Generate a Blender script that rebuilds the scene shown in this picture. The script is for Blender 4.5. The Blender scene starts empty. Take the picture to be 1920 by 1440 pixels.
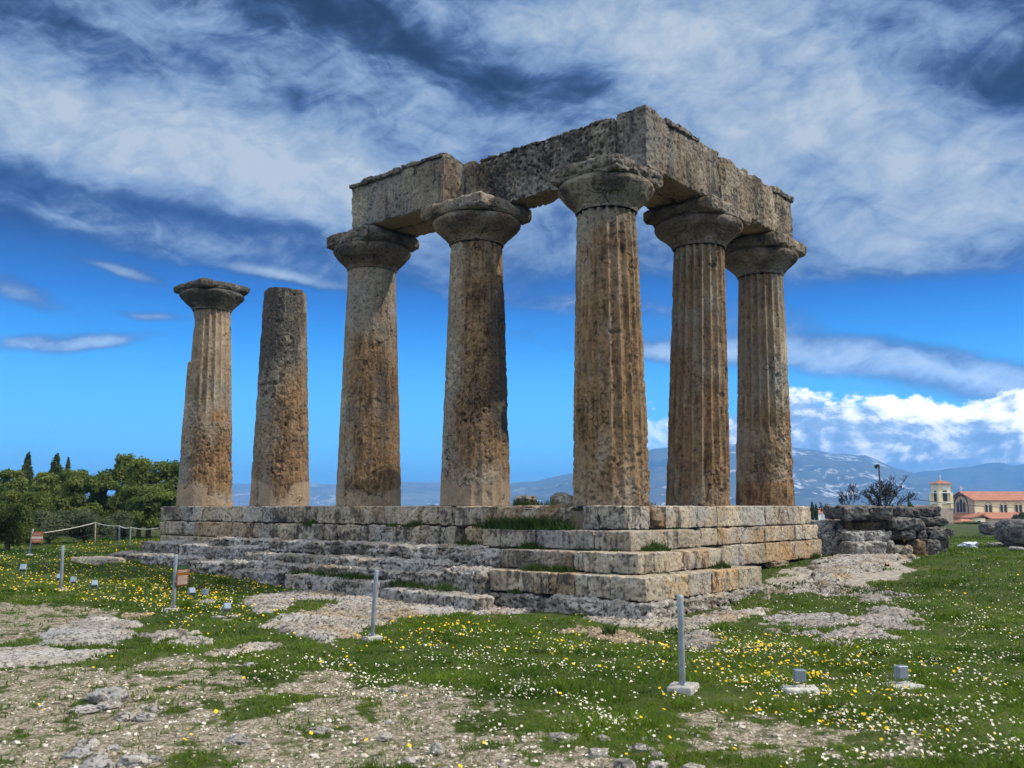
import bpy, math, random
import numpy as np
from mathutils import Matrix

# ------------------------------------------------------------------ camera
CAM = np.array([-16.9007, -11.5866, -0.0454])
YAW, PITCH, FPX = math.radians(40.506), math.radians(7.57), 1745.46      # FPX: focal length in pixels of the 1920 wide photograph
FWD = np.array([math.cos(YAW)*math.cos(PITCH), math.sin(YAW)*math.cos(PITCH), math.sin(PITCH)])
RGT = np.array([math.sin(YAW), -math.cos(YAW), 0.0])
UPV = np.cross(RGT, FWD)
S = bpy.context.scene
col = S.collection
cd = bpy.data.cameras.new('camera'); cam = bpy.data.objects.new('camera', cd); col.objects.link(cam)
cam.matrix_world = Matrix(((RGT[0], UPV[0], -FWD[0], CAM[0]), (RGT[1], UPV[1], -FWD[1], CAM[1]), (RGT[2], UPV[2], -FWD[2], CAM[2]), (0, 0, 0, 1)))
cd.sensor_width = 36.0; cd.lens = FPX/1920*36; cd.clip_start = 0.1; cd.clip_end = 40000
cd.dof.use_dof = True; cd.dof.focus_distance = 19.0; cd.dof.aperture_fstop = 2.7
S.camera = cam
S.view_settings.view_transform = 'Standard'; S.view_settings.look = 'None'
S.view_settings.exposure = 0.28; S.view_settings.gamma = 1.0; S.view_settings.use_curve_mapping = False

# ------------------------------------------------------------------ node helper
class NT:
    def __init__(s, tree): s.t = tree; s.n = tree.nodes; s.l = tree.links
    def put(s, sock, v):
        if hasattr(v, 'is_output') or hasattr(v, 'links'): s.l.new(v, sock)
        else:
            try: sock.default_value = v
            except Exception: sock.default_value = (*v, 1.0)
    def add(s, typ, **kw):
        n = s.n.new(typ)
        for k, v in kw.items(): setattr(n, k, v)
        return n
    def m(s, op, a, b=0.0, c=None, clamp=False):
        n = s.add('ShaderNodeMath', operation=op, use_clamp=clamp); s.put(n.inputs[0], a); s.put(n.inputs[1], b)
        if c is not None: s.put(n.inputs[2], c)
        return n.outputs[0]
    def vm(s, op, a, b=None, scale=None):
        n = s.add('ShaderNodeVectorMath', operation=op); s.put(n.inputs[0], a)
        if b is not None: s.put(n.inputs[1], b)
        if scale is not None: s.put(n.inputs[3], scale)
        return n.outputs['Value'] if op in ('DOT_PRODUCT', 'LENGTH') else n.outputs[0]
    def comb(s, x, y, z):
        n = s.add('ShaderNodeCombineXYZ'); s.put(n.inputs[0], x); s.put(n.inputs[1], y); s.put(n.inputs[2], z); return n.outputs[0]
    def noise(s, vec, scale, detail=5, rough=0.55, dist=0.0):
        n = s.add('ShaderNodeTexNoise'); s.l.new(vec, n.inputs['Vector']); n.inputs['Scale'].default_value = scale
        n.inputs['Detail'].default_value = detail; n.inputs['Roughness'].default_value = rough; n.inputs['Distortion'].default_value = dist
        return n.outputs['Fac']
    def voro(s, vec, scale, out='Distance'):
        n = s.add('ShaderNodeTexVoronoi'); s.l.new(vec, n.inputs['Vector']); n.inputs['Scale'].default_value = scale
        return n.outputs[out]
    def ramp(s, fac, stops, interp='LINEAR'):
        n = s.add('ShaderNodeValToRGB'); s.put(n.inputs[0], fac); cr = n.color_ramp; cr.interpolation = interp
        while len(cr.elements) < len(stops): cr.elements.new(0.5)
        for e, (p, c) in zip(cr.elements, stops): e.position = p; e.color = (*c, 1.0)
        return n.outputs[0]
    def step(s, v, a, b):
        n = s.add('ShaderNodeMapRange'); n.interpolation_type = 'SMOOTHSTEP'; s.put(n.inputs[0], v)
        lo, hi, o0, o1 = (a, b, 0.0, 1.0) if a < b else (b, a, 1.0, 0.0)
        n.inputs[1].default_value = lo; n.inputs[2].default_value = hi; n.inputs[3].default_value = o0; n.inputs[4].default_value = o1
        return n.outputs[0]
    def mix(s, f, a, b, blend='MIX'):
        n = s.add('ShaderNodeMix', data_type='RGBA', blend_type=blend); s.put(n.inputs[0], f); s.put(n.inputs[6], a); s.put(n.inputs[7], b); return n.outputs[2]
    def pos(s): return s.add('ShaderNodeNewGeometry').outputs['Position']
    def attr(s, name):
        n = s.add('ShaderNodeAttribute', attribute_name=name); q = s.add('ShaderNodeSeparateColor'); s.l.new(n.outputs['Color'], q.inputs[0]); return q.outputs
    def bump(s, h, strength, dist):
        n = s.add('ShaderNodeBump'); n.inputs['Strength'].default_value = strength; n.inputs['Distance'].default_value = dist; s.l.new(h, n.inputs['Height']); return n.outputs[0]

def rgb(r, g, b):                                    # sRGB 0..255 -> linear
    return tuple(((c/255)/12.92 if c/255 <= .04045 else ((c/255+.055)/1.055)**2.4) for c in (r, g, b))

# ------------------------------------------------------------------ sun and sky
SUN_AZ, SUN_EL = math.radians(303.0), math.radians(46.0)          # direction to the sun, counter-clockwise from +x
sd = np.array([math.cos(SUN_AZ)*math.cos(SUN_EL), math.sin(SUN_AZ)*math.cos(SUN_EL), math.sin(SUN_EL)])
sl = bpy.data.lights.new('sun', 'SUN'); sl.energy = 4.0; sl.angle = math.radians(0.6); sl.color = (1.0, 0.91, 0.77)
so = bpy.data.objects.new('sun', sl); col.objects.link(so)
so.rotation_euler = (math.pi/2 - SUN_EL, 0, SUN_AZ + math.pi/2)

def sky_deg(px, py):                                  # where a direction of the photo lies: azimuth right of the view, elevation
    d = FWD*FPX + RGT*(px-960) - UPV*(py-720)
    h = np.array([math.cos(YAW), math.sin(YAW), 0])
    return math.degrees(math.atan2(d@RGT, d@h)), math.degrees(math.asin(d[2]/np.linalg.norm(d)))

W = bpy.data.worlds.new('World'); S.world = W; W.use_nodes = True
T = NT(W.node_tree); T.n.clear()
sky = T.add('ShaderNodeTexSky', sky_type='NISHITA', sun_disc=False, sun_elevation=SUN_EL, sun_rotation=math.pi/2 - SUN_AZ)
sky.air_density = 1.0; sky.dust_density = 0.3; sky.ozone_density = 2.0
D = T.add('ShaderNodeTexCoord').outputs['Generated']
hz = (math.cos(YAW), math.sin(YAW), 0.0)
sp = T.add('ShaderNodeSeparateXYZ'); T.l.new(D, sp.inputs[0])
az = T.m('MULTIPLY', T.m('ARCTAN2', T.vm('DOT_PRODUCT', D, tuple(RGT)), T.vm('DOT_PRODUCT', D, hz)), 57.29578)
el = T.m('MULTIPLY', T.m('ARCSINE', sp.outputs[2]), 57.29578)
SKS = 10.0                                           # colours below are picture values; the background strength is 0.1
def sk(r, g, b): return tuple(c*SKS for c in rgb(r, g, b))
elr = T.m('DIVIDE', el, 45.0, clamp=True)
blue = T.ramp(elr, [(0.0, (.26, .95, 1.62)), (0.07, (.20, .92, 1.62)), (0.15, (.11, .66, 1.36)), (0.22, (.026, .38, 1.08)), (0.27, (.006, .20, .76)), (0.35, (.002, .040, .23)), (0.50, (.004, .010, .050)), (0.75, (.004, .005, .014))])
blue = T.vm('SCALE', blue, scale=SKS)
base = T.mix(0.04, blue, sky.outputs[0])
# high streaky cloud: noise stretched along bands that sink to the right
ca, sa = math.cos(math.radians(-9)), math.sin(math.radians(-9))
su = T.m('ADD', T.m('MULTIPLY', az, ca), T.m('MULTIPLY', el, sa))
sv = T.m('SUBTRACT', T.m('MULTIPLY', el, ca), T.m('MULTIPLY', az, sa))
q0 = T.comb(T.m('MULTIPLY', su, 0.07), T.m('MULTIPLY', sv, 0.12), 3.1)
warp = T.m('MULTIPLY', T.m('SUBTRACT', T.noise(q0, 1.0, 4), 0.5), 6.0)
sv2 = T.m('ADD', sv, warp)
n_big = T.noise(T.comb(T.m('MULTIPLY', su, 0.06), T.m('MULTIPLY', sv2, 0.16), 0.7), 1.0, 5, 0.55, 0.3)
n_str = T.noise(T.comb(T.m('MULTIPLY', su, 0.13), T.m('MULTIPLY', sv2, 0.40), 1.9), 1.0, 9, 0.60, 0.9)
# feathering across the streaks
cb, sb = math.cos(math.radians(20)), math.sin(math.radians(20))
fu = T.m('ADD', T.m('MULTIPLY', az, cb), T.m('MULTIPLY', el, sb)); fv = T.m('SUBTRACT', T.m('MULTIPLY', el, cb), T.m('MULTIPLY', az, sb))
n_fea = T.noise(T.comb(T.m('MULTIPLY', fu, 0.35), T.m('MULTIPLY', fv, 0.80), 5.0), 1.0, 9, 0.62, 1.0)
n_mot = T.noise(T.comb(T.m('MULTIPLY', su, 0.26), T.m('MULTIPLY', sv2, 0.42), 6.6), 1.0, 9, 0.62, 0.6)
dens = T.m('ADD', T.m('MULTIPLY', T.m('SUBTRACT', n_big, 0.5), 1.1), T.m('MULTIPLY', T.m('SUBTRACT', n_str, 0.5), 1.1))
dens = T.m('ADD', dens, T.m('ADD', T.m('MULTIPLY', T.m('SUBTRACT', n_fea, 0.5), 0.45), T.m('MULTIPLY', T.m('SUBTRACT', n_mot, 0.5), 0.6)))
BLOBS = [  # px, py, half length, half height (px), tilt (deg, + = rising to the right), weight
 (180, 260, 480, 95, -9, .74), (700, 330, 480, 85, -7, .74), (1350, 210, 420, 190, -14, .74), (1150, 50, 420, 70, -6, .35),
 (1690, 280, 330, 170, -18, .58), (1750, 700, 360, 44, -12, 1.7), (1780, 440, 330, 60, 8, .52), (430, 120, 500, 80, -8, .34),
 (1000, 480, 380, 70, -8, .34), (330, 455, 430, 26, -7, .36), (525, 517, 105, 10, -8, 1.35), (230, 506, 80, 10, -10, .8),
 (175, 652, 75, 14, 14, 1.15), (35, 545, 70, 26, -20, 1.1), (40, 655, 70, 16, 10, 1.0), (280, 592, 60, 9, 0, .8), (1260, 662, 130, 18, -4, 1.3), (1130, 575, 300, 22, -6, .42),
 (850, 118, 310, 44, -17, -.62), (1120, 150, 90, 60, -40, -.30), (1840, 165, 150, 52, -14, -.85), (150, 70, 380, 50, -8, -.28),
 (1680, 560, 420, 40, -5, -.55), (330, 392, 380, 26, -7, -.40), (1560, 350, 150, 35, -30, -.32), (300, 560, 800, 60, -5, -.30), (1400, 610, 900, 20, -5, -.25), (900, 740, 1600, 60, 0, -.6)]
for bx, by, rx, ry, rot, w in BLOBS:
    a0, e0 = sky_deg(bx, by); k = 1/30.5
    dx = T.m('SUBTRACT', az, a0); dy = T.m('SUBTRACT', el, e0); dy = T.m('ADD', dy, T.m('MULTIPLY', warp, 0.35))
    c, s_ = math.cos(math.radians(rot)), math.sin(math.radians(rot))
    u = T.m('DIVIDE', T.m('ADD', T.m('MULTIPLY', dx, c), T.m('MULTIPLY', dy, s_)), rx*k)
    v = T.m('DIVIDE', T.m('SUBTRACT', T.m('MULTIPLY', dy, c), T.m('MULTIPLY', dx, s_)), ry*k)
    g = T.m('POWER', 2.718, T.m('MULTIPLY', T.m('ADD', T.m('MULTIPLY', u, u), T.m('MULTIPLY', v, v)), -1.0))
    dens = T.m('MULTIPLY_ADD', g, w, dens)
hi = T.m('MULTIPLY', T.step(el, 10.0, 19.0), 0.46)
dens = T.m('ADD', dens, hi)
back_fill = T.m('MULTIPLY', T.step(T.m('ABSOLUTE', az), 42.0, 75.0), T.step(el, 4.0, 16.0))
dens = T.m('ADD', dens, T.m('MULTIPLY', back_fill, 0.55))  # cloud cover added outside the view as fill for the shaded front
cov = T.step(dens, -0.02, 0.80)
ccol = T.ramp(T.m('ADD', T.m('MULTIPLY', dens, 0.58), T.m('ADD', T.m('MULTIPLY', T.m('SUBTRACT', n_mot, .5), 0.7), T.m('ADD', T.m('MULTIPLY', T.m('SUBTRACT', n_fea, .5), .3), 0.03))), [(0.0, rgb(30, 42, 84)), (0.3, rgb(84, 110, 160)), (0.6, rgb(142, 168, 202)), (0.9, rgb(186, 202, 219)), (1.0, rgb(200, 212, 224))])
ccol = T.vm('SCALE', ccol, scale=T.m('MULTIPLY', T.m('ADD', 1.0, T.m('MULTIPLY', T.step(el, 14.0, 4.0), 0.9)), SKS))
skyc = T.mix(T.m('MULTIPLY', cov, 0.92), base, ccol)
# heaped cloud bank low on the right
cq = T.comb(T.m('MULTIPLY', az, 0.27), T.m('MULTIPLY', el, 0.42), 8.3)
cn = T.noise(cq, 1.0, 8, 0.60, 0.25)
cn2 = T.noise(T.vm('ADD', cq, (0.13, 0.17, 0.02)), 1.0, 8, 0.60, 0.25)
top = T.m('ADD', 6.3, T.m('MULTIPLY', T.m('SUBTRACT', T.noise(T.comb(T.m('MULTIPLY', az, 0.21), 0.0, 2.2), 1.0, 3), 0.5), 2.4))
prof = T.m('DIVIDE', T.m('SUBTRACT', top, el), 2.6)
azm = T.m('MULTIPLY', T.step(az, 5.0, 12.5), T.step(az, 62.0, 48.0))
cd_ = T.m('ADD', T.m('MULTIPLY', T.m('SUBTRACT', cn, 0.5), 3.0), T.m('MINIMUM', prof, 1.25))
cmask = T.m('MULTIPLY', T.step(cd_, 0.0, 0.30), azm)
lit = T.m('ADD', T.m('MULTIPLY', T.m('SUBTRACT', cn, cn2), 4.5), T.m('MULTIPLY', T.m('SUBTRACT', T.noise(cq, 0.55, 4), 0.5), 1.6))
lit = T.m('ADD', T.m('ADD', lit, 0.50), T.m('MULTIPLY', T.m('SUBTRACT', el, 4.0), 0.13))
cuc = T.vm('SCALE', T.ramp(lit, [(0.0, rgb(108, 132, 160)), (0.35, rgb(138, 158, 182)), (0.62, rgb(200, 206, 212)), (1.0, rgb(252, 248, 240))]), scale=SKS*2.3)
skyc = T.mix(cmask, skyc, cuc)
bright = T.m('ADD', T.m('MULTIPLY', T.step(T.m('ABSOLUTE', az), 42.0, 80.0), 1.6), T.m('MULTIPLY', T.step(el, 34.0, 60.0), 0.7))     # sky beside, behind and overhead, out of view: brightness added to fill shaded stone
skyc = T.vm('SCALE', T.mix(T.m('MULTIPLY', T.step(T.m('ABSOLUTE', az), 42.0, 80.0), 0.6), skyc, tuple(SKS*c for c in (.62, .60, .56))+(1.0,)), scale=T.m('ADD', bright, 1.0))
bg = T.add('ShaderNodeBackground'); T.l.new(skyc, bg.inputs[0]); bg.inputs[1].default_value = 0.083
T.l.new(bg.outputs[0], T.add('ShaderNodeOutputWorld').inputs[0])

# ------------------------------------------------------------------ geometry helpers
_P = np.random.default_rng(3).permutation(256); _P = np.concatenate([_P, _P, _P]).astype(np.int64)
_G = np.random.default_rng(4).normal(size=(256, 3)); _G /= np.linalg.norm(_G, axis=1)[:, None]
def pn(p):
    p = np.asarray(p, float); fl = np.floor(p); f = p-fl; i = fl.astype(np.int64) & 255
    w = f*f*f*(f*(f*6-15)+10); out = np.zeros(len(p))
    for a in (0, 1):
        ia = _P[(i[:, 0]+a) & 255]; wa = w[:, 0] if a else 1-w[:, 0]
        for b in (0, 1):
            ib = _P[ia+((i[:, 1]+b) & 255)]; wb = w[:, 1] if b else 1-w[:, 1]
            for c in (0, 1):
                g = _G[_P[ib+((i[:, 2]+c) & 255)]]; wc = w[:, 2] if c else 1-w[:, 2]
                out += wa*wb*wc*(g[:, 0]*(f[:, 0]-a)+g[:, 1]*(f[:, 1]-b)+g[:, 2]*(f[:, 2]-c))
    return out*1.5
def fbm(p, octv=4, gain=0.5):
    p = np.asarray(p, float); o = np.zeros(len(p)); a = 1.0
    for k in range(octv): o += a*pn(p*(2.03**k)+k*17.3); a *= gain
    return o
def sm(x, a, b):
    t = np.clip((x-a)/(b-a), 0, 1); return t*t*(3-2*t)

def ray(px, py): return FWD*FPX + RGT*(px-960) - UPV*(py-720)
def hit(px, py, ax, val):
    d = ray(px, py); return CAM + d*((val-CAM[ax])/d[ax])
def at(px, py, depth):
    d = ray(px, py); return CAM + d*(depth/FPX)

ORG = {}
def tag(o, label=None, cat=None, group=None, kind=None):
    if label: o['label'] = label
    if cat: o['category'] = cat
    if group: o['group'] = group
    if kind or label: o['kind'] = kind or 'thing'
    return o
def link(o, org, parent):
    col.objects.link(o); ORG[o.name] = np.array(org, float)
    if parent is not None:
        o.parent = parent; o.location = ORG[o.name]-ORG[parent.name]
    else: o.location = org
    return o
def empty(name, org, label, cat, group=None):
    return tag(link(bpy.data.objects.new(name, None), org, None), label, cat, group)
def mk(name, V, F, mat, parent=None, msk=None, smooth=True, org=None, mi=None, attr='msk'):
    """V (n,3) in world coordinates; F an array or a list of arrays of quads / triangles"""
    V = np.asarray(V, float); Fs = [np.asarray(f, np.int64) for f in (F if isinstance(F, list) else [F]) if len(f)]
    if org is None: org = np.array([V[:, 0].mean(), V[:, 1].mean(), V[:, 2].min()])
    me = bpy.data.meshes.new(name)
    me.vertices.add(len(V)); me.vertices.foreach_set('co', (V-org).astype(np.float32).ravel())
    lp = np.concatenate([f.ravel() for f in Fs]); tot = np.concatenate([np.full(len(f), f.shape[1]) for f in Fs])
    me.loops.add(len(lp)); me.loops.foreach_set('vertex_index', lp.astype(np.int32))
    me.polygons.add(len(tot)); me.polygons.foreach_set('loop_start', np.concatenate([[0], np.cumsum(tot)[:-1]]).astype(np.int32))
    me.polygons.foreach_set('use_smooth', np.full(len(tot), smooth))
    for mt in (mat if isinstance(mat, (list, tuple)) else [mat]): me.materials.append(mt)
    if mi is not None: me.polygons.foreach_set('material_index', np.asarray(mi, np.int32))
    me.update(calc_edges=True)
    if msk is not None:
        a = me.color_attributes.new(attr, 'FLOAT_COLOR', 'POINT')
        c = np.ones((len(V), 4), np.float32); c[:, :msk.shape[1]] = msk; a.data.foreach_set('color', c.ravel())
    return link(bpy.data.objects.new(name, me), org, parent)
def gridF(nu, nv, wrap=False):                        # nu columns, nv rows, vertex index = row*nu+col
    i = np.arange(nu if wrap else nu-1); j = np.arange(nv-1); I, J = np.meshgrid(i, j); I2 = (I+1) % nu
    return np.stack([J*nu+I, J*nu+I2, (J+1)*nu+I2, (J+1)*nu+I], -1).reshape(-1, 4)
def join(parts):                                      # [(V,F)] -> V,[quads,tris]
    Vs, Q, Tr, k = [], [], [], 0
    for v, f in parts:
        for g in (f if isinstance(f, list) else [f]):
            g = np.asarray(g)
            if len(g): (Q if g.shape[1] == 4 else Tr).append(g+k)
        Vs.append(np.asarray(v, float)); k += len(v)
    return np.concatenate(Vs), ([np.concatenate(Q)] if Q else [])+([np.concatenate(Tr)] if Tr else [])
def box(x0, x1, y0, y1, z0, z1):
    V = np.array([[x, y, z] for z in (z0, z1) for y in (y0, y1) for x in (x0, x1)], float)
    return V, np.array([[0, 2, 3, 1], [4, 5, 7, 6], [0, 1, 5, 4], [2, 6, 7, 3], [0, 4, 6, 2], [1, 3, 7, 5]])
def tube(pts, rad, n=8, cap=True):
    pts = np.asarray(pts, float); rad = np.broadcast_to(np.asarray(rad, float), (len(pts),)); V = []
    for i, p in enumerate(pts):
        d = pts[min(i+1, len(pts)-1)]-pts[max(i-1, 0)]; d = d/(np.linalg.norm(d)+1e-9)
        a = np.cross(d, [0, 0, 1.0] if abs(d[2]) < .9 else [1.0, 0, 0]); a /= np.linalg.norm(a); b = np.cross(d, a)
        t = np.arange(n)*2*np.pi/n
        V.append(p+rad[i]*(np.cos(t)[:, None]*a+np.sin(t)[:, None]*b))
    V = np.concatenate(V); F = [gridF(n, len(pts), True)]
    if cap:
        k = len(V); V = np.concatenate([V, pts[:1], pts[-1:]]); j = np.arange(n); e = (len(pts)-1)*n
        F.append(np.stack([np.full(n, k), (j+1) % n, j], -1)); F.append(np.stack([np.full(n, k+1), e+j, e+(j+1) % n], -1))
    return V, F
def rot2(V, a, c=(0, 0)):
    V = np.array(V, float); x, y = V[:, 0]-c[0], V[:, 1]-c[1]
    V[:, 0] = c[0]+x*math.cos(a)-y*math.sin(a); V[:, 1] = c[1]+x*math.sin(a)+y*math.cos(a); return V

def stone_box(lo, hi, res=.04, seed=0, rnd=.03, rough=.012, chip=.05, big=.02, yaw=0.0, roughside=None, strata=0.0):
    """weathered ashlar block: rounded, chipped edges, pitted faces. Returns V, F, normal, cavity"""
    lo, hi = np.array(lo, float), np.array(hi, float); c = (lo+hi)/2; h = (hi-lo)/2
    n = np.maximum(2, np.ceil(2*h/res).astype(int)); faces = []; ver = []; k = 0
    for ax in range(3):
        a, b = (ax+1) % 3, (ax+2) % 3
        for sgn in (-1, 1):
            ia, ib = np.meshgrid(np.arange(n[a]+1), np.arange(n[b]+1)); I = np.zeros((ia.size, 3), int)
            I[:, a] = ia.ravel(); I[:, b] = ib.ravel(); I[:, ax] = 0 if sgn < 0 else n[ax]
            f = gridF(n[a]+1, n[b]+1)
            faces.append((f if sgn > 0 else f[:, ::-1])+k); ver.append(I); k += len(I)
    I = np.concatenate(ver); F = np.concatenate(faces)
    key = I[:, 0]*(10**8)+I[:, 1]*10**4+I[:, 2]
    u, first, inv = np.unique(key, return_index=True, return_inverse=True)
    I = I[first]; F = inv.ravel()[F]
    P = -h+2*h*I/n
    r = min(rnd, h.min()*.9); inner = np.clip(P, -(h-r), h-r); N = P-inner; N /= np.linalg.norm(N, axis=1)[:, None]+1e-9
    Q = inner+N*r
    so_ = np.array([seed*3.71, seed*1.93, seed*2.57]); Wp = Q+so_
    edge = np.sort(np.abs(h-np.abs(Q)), axis=1)[:, 1]              # distance to nearest edge of the block
    e = np.exp(-edge/.09)
    dsp = rough*fbm(Wp*9, 4, .6)+big*fbm(Wp*1.6, 2)
    cv = fbm(Wp*13+5, 3, .6); pit = sm(cv, .18, .55)
    dsp -= rough*2.2*pit
    dsp -= chip*e*np.clip(fbm(Wp*3.3+9, 3)+.25, 0, 1.5)
    if strata: dsp += strata*np.clip(fbm(Wp*np.array([1.7, 1.7, 11.]), 3, .55), -.6, .6)*(np.abs(N[:, 2]) < .8)+strata*.4*fbm(Wp*5, 4, .6)
    if roughside is not None: dsp -= roughside(N, Q)*np.clip(.5+.7*fbm(Wp*3.5+3, 4, .5), 0, 2)
    Q = Q+N*dsp[:, None]
    if yaw: Q = rot2(Q, yaw); N = rot2(N, yaw)
    return Q+c, F, N, pit

def icos(sub):
    t = (1+5**.5)/2
    V = [(-1, t, 0), (1, t, 0), (-1, -t, 0), (1, -t, 0), (0, -1, t), (0, 1, t), (0, -1, -t), (0, 1, -t), (t, 0, -1), (t, 0, 1), (-t, 0, -1), (-t, 0, 1)]
    F = [(0, 11, 5), (0, 5, 1), (0, 1, 7), (0, 7, 10), (0, 10, 11), (1, 5, 9), (5, 11, 4), (11, 10, 2), (10, 7, 6), (7, 1, 8), (3, 9, 4), (3, 4, 2), (3, 2, 6), (3, 6, 8), (3, 8, 9), (4, 9, 5), (2, 4, 11), (6, 2, 10), (8, 6, 7), (9, 8, 1)]
    V = [np.array(v)/np.linalg.norm(v) for v in V]
    for _ in range(sub):
        mid, G = {}, []
        def md(a, b):
            k = (min(a, b), max(a, b))
            if k not in mid: m_ = V[a]+V[b]; V.append(m_/np.linalg.norm(m_)); mid[k] = len(V)-1
            return mid[k]
        for a, b, c in F:
            x, y, z = md(a, b), md(b, c), md(c, a); G += [(a, x, z), (b, y, x), (c, z, y), (x, y, z)]
        F = G
    return np.array(V), np.array(F)
ICO = [icos(k) for k in range(6)]
def boulder(c, size, seed, sub=4, rough=.18, flat=0.0):
    V, F = ICO[sub]; s_ = np.array([seed*2.3, seed*1.1, seed*.7])
    d = 1+rough*1.6*fbm(V*1.1+s_, 2)+rough*.55*fbm(V*3.5+s_, 4, .6)
    q = np.sign(V)*np.abs(V)**.75; q /= np.linalg.norm(q, axis=1)[:, None]**.55
    V2 = q*d[:, None]*np.array(size)
    if flat: V2[:, 2] = np.minimum(V2[:, 2], size[2]*flat+V2[:, 2]*.15)
    return V2+np.array(c), F

def sdf_poly(x, y, poly):
    """signed distance, positive inside"""
    P = np.asarray(poly, float); ins = np.zeros(len(x), bool); dmin = np.full(len(x), 1e9)
    for i in range(len(P)):
        ax_, ay = P[i]; bx, by = P[(i+1) % len(P)]
        ex, ey = bx-ax_, by-ay; t = np.clip(((x-ax_)*ex+(y-ay)*ey)/(ex*ex+ey*ey+1e-9), 0, 1)
        dmin = np.minimum(dmin, np.hypot(x-ax_-t*ex, y-ay-t*ey))
        c = ((ay > y) != (by > y)); xi = ax_+(y-ay)*ex/(ey if abs(ey) > 1e-9 else 1e-9); ins ^= c & (x < xi)
    return np.where(ins, dmin, -dmin)

# ------------------------------------------------------------------ materials
def newmat(name):
    m = bpy.data.materials.new(name); m.use_nodes = True; t = NT(m.node_tree)
    b = t.n['Principled BSDF']; b.inputs['Roughness'].default_value = .92; b.inputs['Specular IOR Level'].default_value = .15
    return m, t, b
def stone_mat(name, light=(.44, .375, .275), mid=(.25, .205, .145), grey=(.26, .245, .215), brown0=(.048, .026, .011), brown1=(.28, .172, .088), dark=(.032, .031, .029), pale=(.31, .238, .168), bs=.7):
    m, t, b = newmat(name); p = t.pos(); a = t.attr('msk')
    n1 = t.noise(p, 1.1, 5); n2 = t.noise(p, 8.0, 7, .68); n3 = t.noise(t.vm('MULTIPLY', p, (6.0, 6.0, .55)), 1.0, 5, .6); n4 = t.noise(p, 33.0, 5, .65); n5 = t.noise(p, 2.6, 8, .66); n6 = t.noise(t.vm('MULTIPLY', p, (11.0, 11.0, 1.3)), 1.0, 4, .6)
    c = t.ramp(t.m('ADD', t.m('MULTIPLY', n1, .55), t.m('MULTIPLY', n2, .45)), [(.36, tuple(x*.75 for x in mid)), (.50, mid), (.62, light)])
    c = t.mix(t.step(t.noise(p, .6, 4), .42, .62), c, t.ramp(n2, [(.35, tuple(x*.62 for x in grey)), (.65, grey)]))
    br = t.ramp(t.m('ADD', t.m('MULTIPLY', n6, .45), t.m('ADD', t.m('MULTIPLY', n2, .2), t.m('MULTIPLY', n5, .35))), [(.41, brown0), (.5, tuple((x+y)*.5 for x, y in zip(brown0, brown1))), (.60, brown1)])
    fR = t.m('MULTIPLY', t.step(t.m('ADD', a[0], t.m('MULTIPLY', t.m('ADD', t.m('MULTIPLY', t.m('SUBTRACT', n5, .5), 2.4), t.m('SUBTRACT', t.m('ADD', n2, n6), 1.0)))), -.02, .80), .95)
    c = t.mix(fR, c, br)
    fB = t.step(t.m('ADD', a[2], t.m('MULTIPLY', t.m('SUBTRACT', n2, .5), .8)), .35, .6)
    c = t.mix(t.m('MULTIPLY', fB, .9), c, t.ramp(n1, [(.3, tuple(x*.75 for x in pale)), (.7, pale)]))
    fG = t.step(t.m('ADD', a[1], t.m('ADD', t.m('MULTIPLY', t.m('SUBTRACT', n5, .5), 1.5), t.m('MULTIPLY', t.m('SUBTRACT', t.m('ADD', n2, n6), 1.0), 1.3))), .25, .85)
    c = t.mix(t.m('MULTIPLY', fG, .9), c, t.ramp(n4, [(.35, dark), (.7, tuple(x*2.6 for x in dark))]))
    c = t.mix(t.m('MULTIPLY', t.step(n4, .60, .70), .45), c, tuple(min(1, x*1.5) for x in light))      # light crystals and lichen spots
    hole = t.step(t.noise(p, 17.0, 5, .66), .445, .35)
    vd = t.add('ShaderNodeTexVoronoi', feature='DISTANCE_TO_EDGE'); wob = t.add('ShaderNodeTexNoise'); t.l.new(p, wob.inputs['Vector']); wob.inputs['Scale'].default_value = 2.5; wob.inputs['Detail'].default_value = 6
    t.l.new(t.vm('ADD', t.vm('MULTIPLY', p, (1.0, 1.0, .7)), t.vm('SCALE', wob.outputs['Color'], scale=.7)), vd.inputs['Vector']); vd.inputs['Scale'].default_value = .85
    crack = t.m('MULTIPLY', t.step(vd.outputs['Distance'], .014, .004), t.step(t.noise(p, .9, 2), .52, .60))
    c = t.mix(t.m('MULTIPLY', t.m('MULTIPLY', hole, .8), t.m('SUBTRACT', 1.0, fB)), c, t.mix(.72, c, (.02, .017, .013)))       # shade of the pits, put into the colour
    c = t.mix(t.m('MULTIPLY', crack, .8), c, (.02, .017, .013))
    rnd = t.add('ShaderNodeObjectInfo').outputs['Random']
    c = t.mix(1.0, c, t.ramp(rnd, [(0, (.86, .86, .87)), (1, (1.08, 1.05, 1.0))]), 'MULTIPLY')
    t.l.new(c, b.inputs['Base Color'])
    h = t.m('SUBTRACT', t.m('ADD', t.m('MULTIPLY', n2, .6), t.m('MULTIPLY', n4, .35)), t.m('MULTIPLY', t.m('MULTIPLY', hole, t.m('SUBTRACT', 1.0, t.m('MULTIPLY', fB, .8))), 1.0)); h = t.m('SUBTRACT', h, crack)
    t.l.new(t.bump(h, bs, .05), b.inputs['Normal'])
    return m
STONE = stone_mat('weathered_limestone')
ARCH = stone_mat('architrave_stone', light=(.38, .33, .25), mid=(.21, .18, .135), grey=(.25, .235, .21), bs=.8)
BLOCK = stone_mat('ashlar_stone', light=(.53, .465, .355), mid=(.34, .295, .22), grey=(.37, .36, .335), brown0=(.24, .13, .05), brown1=(.52, .34, .16), bs=.6)
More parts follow.
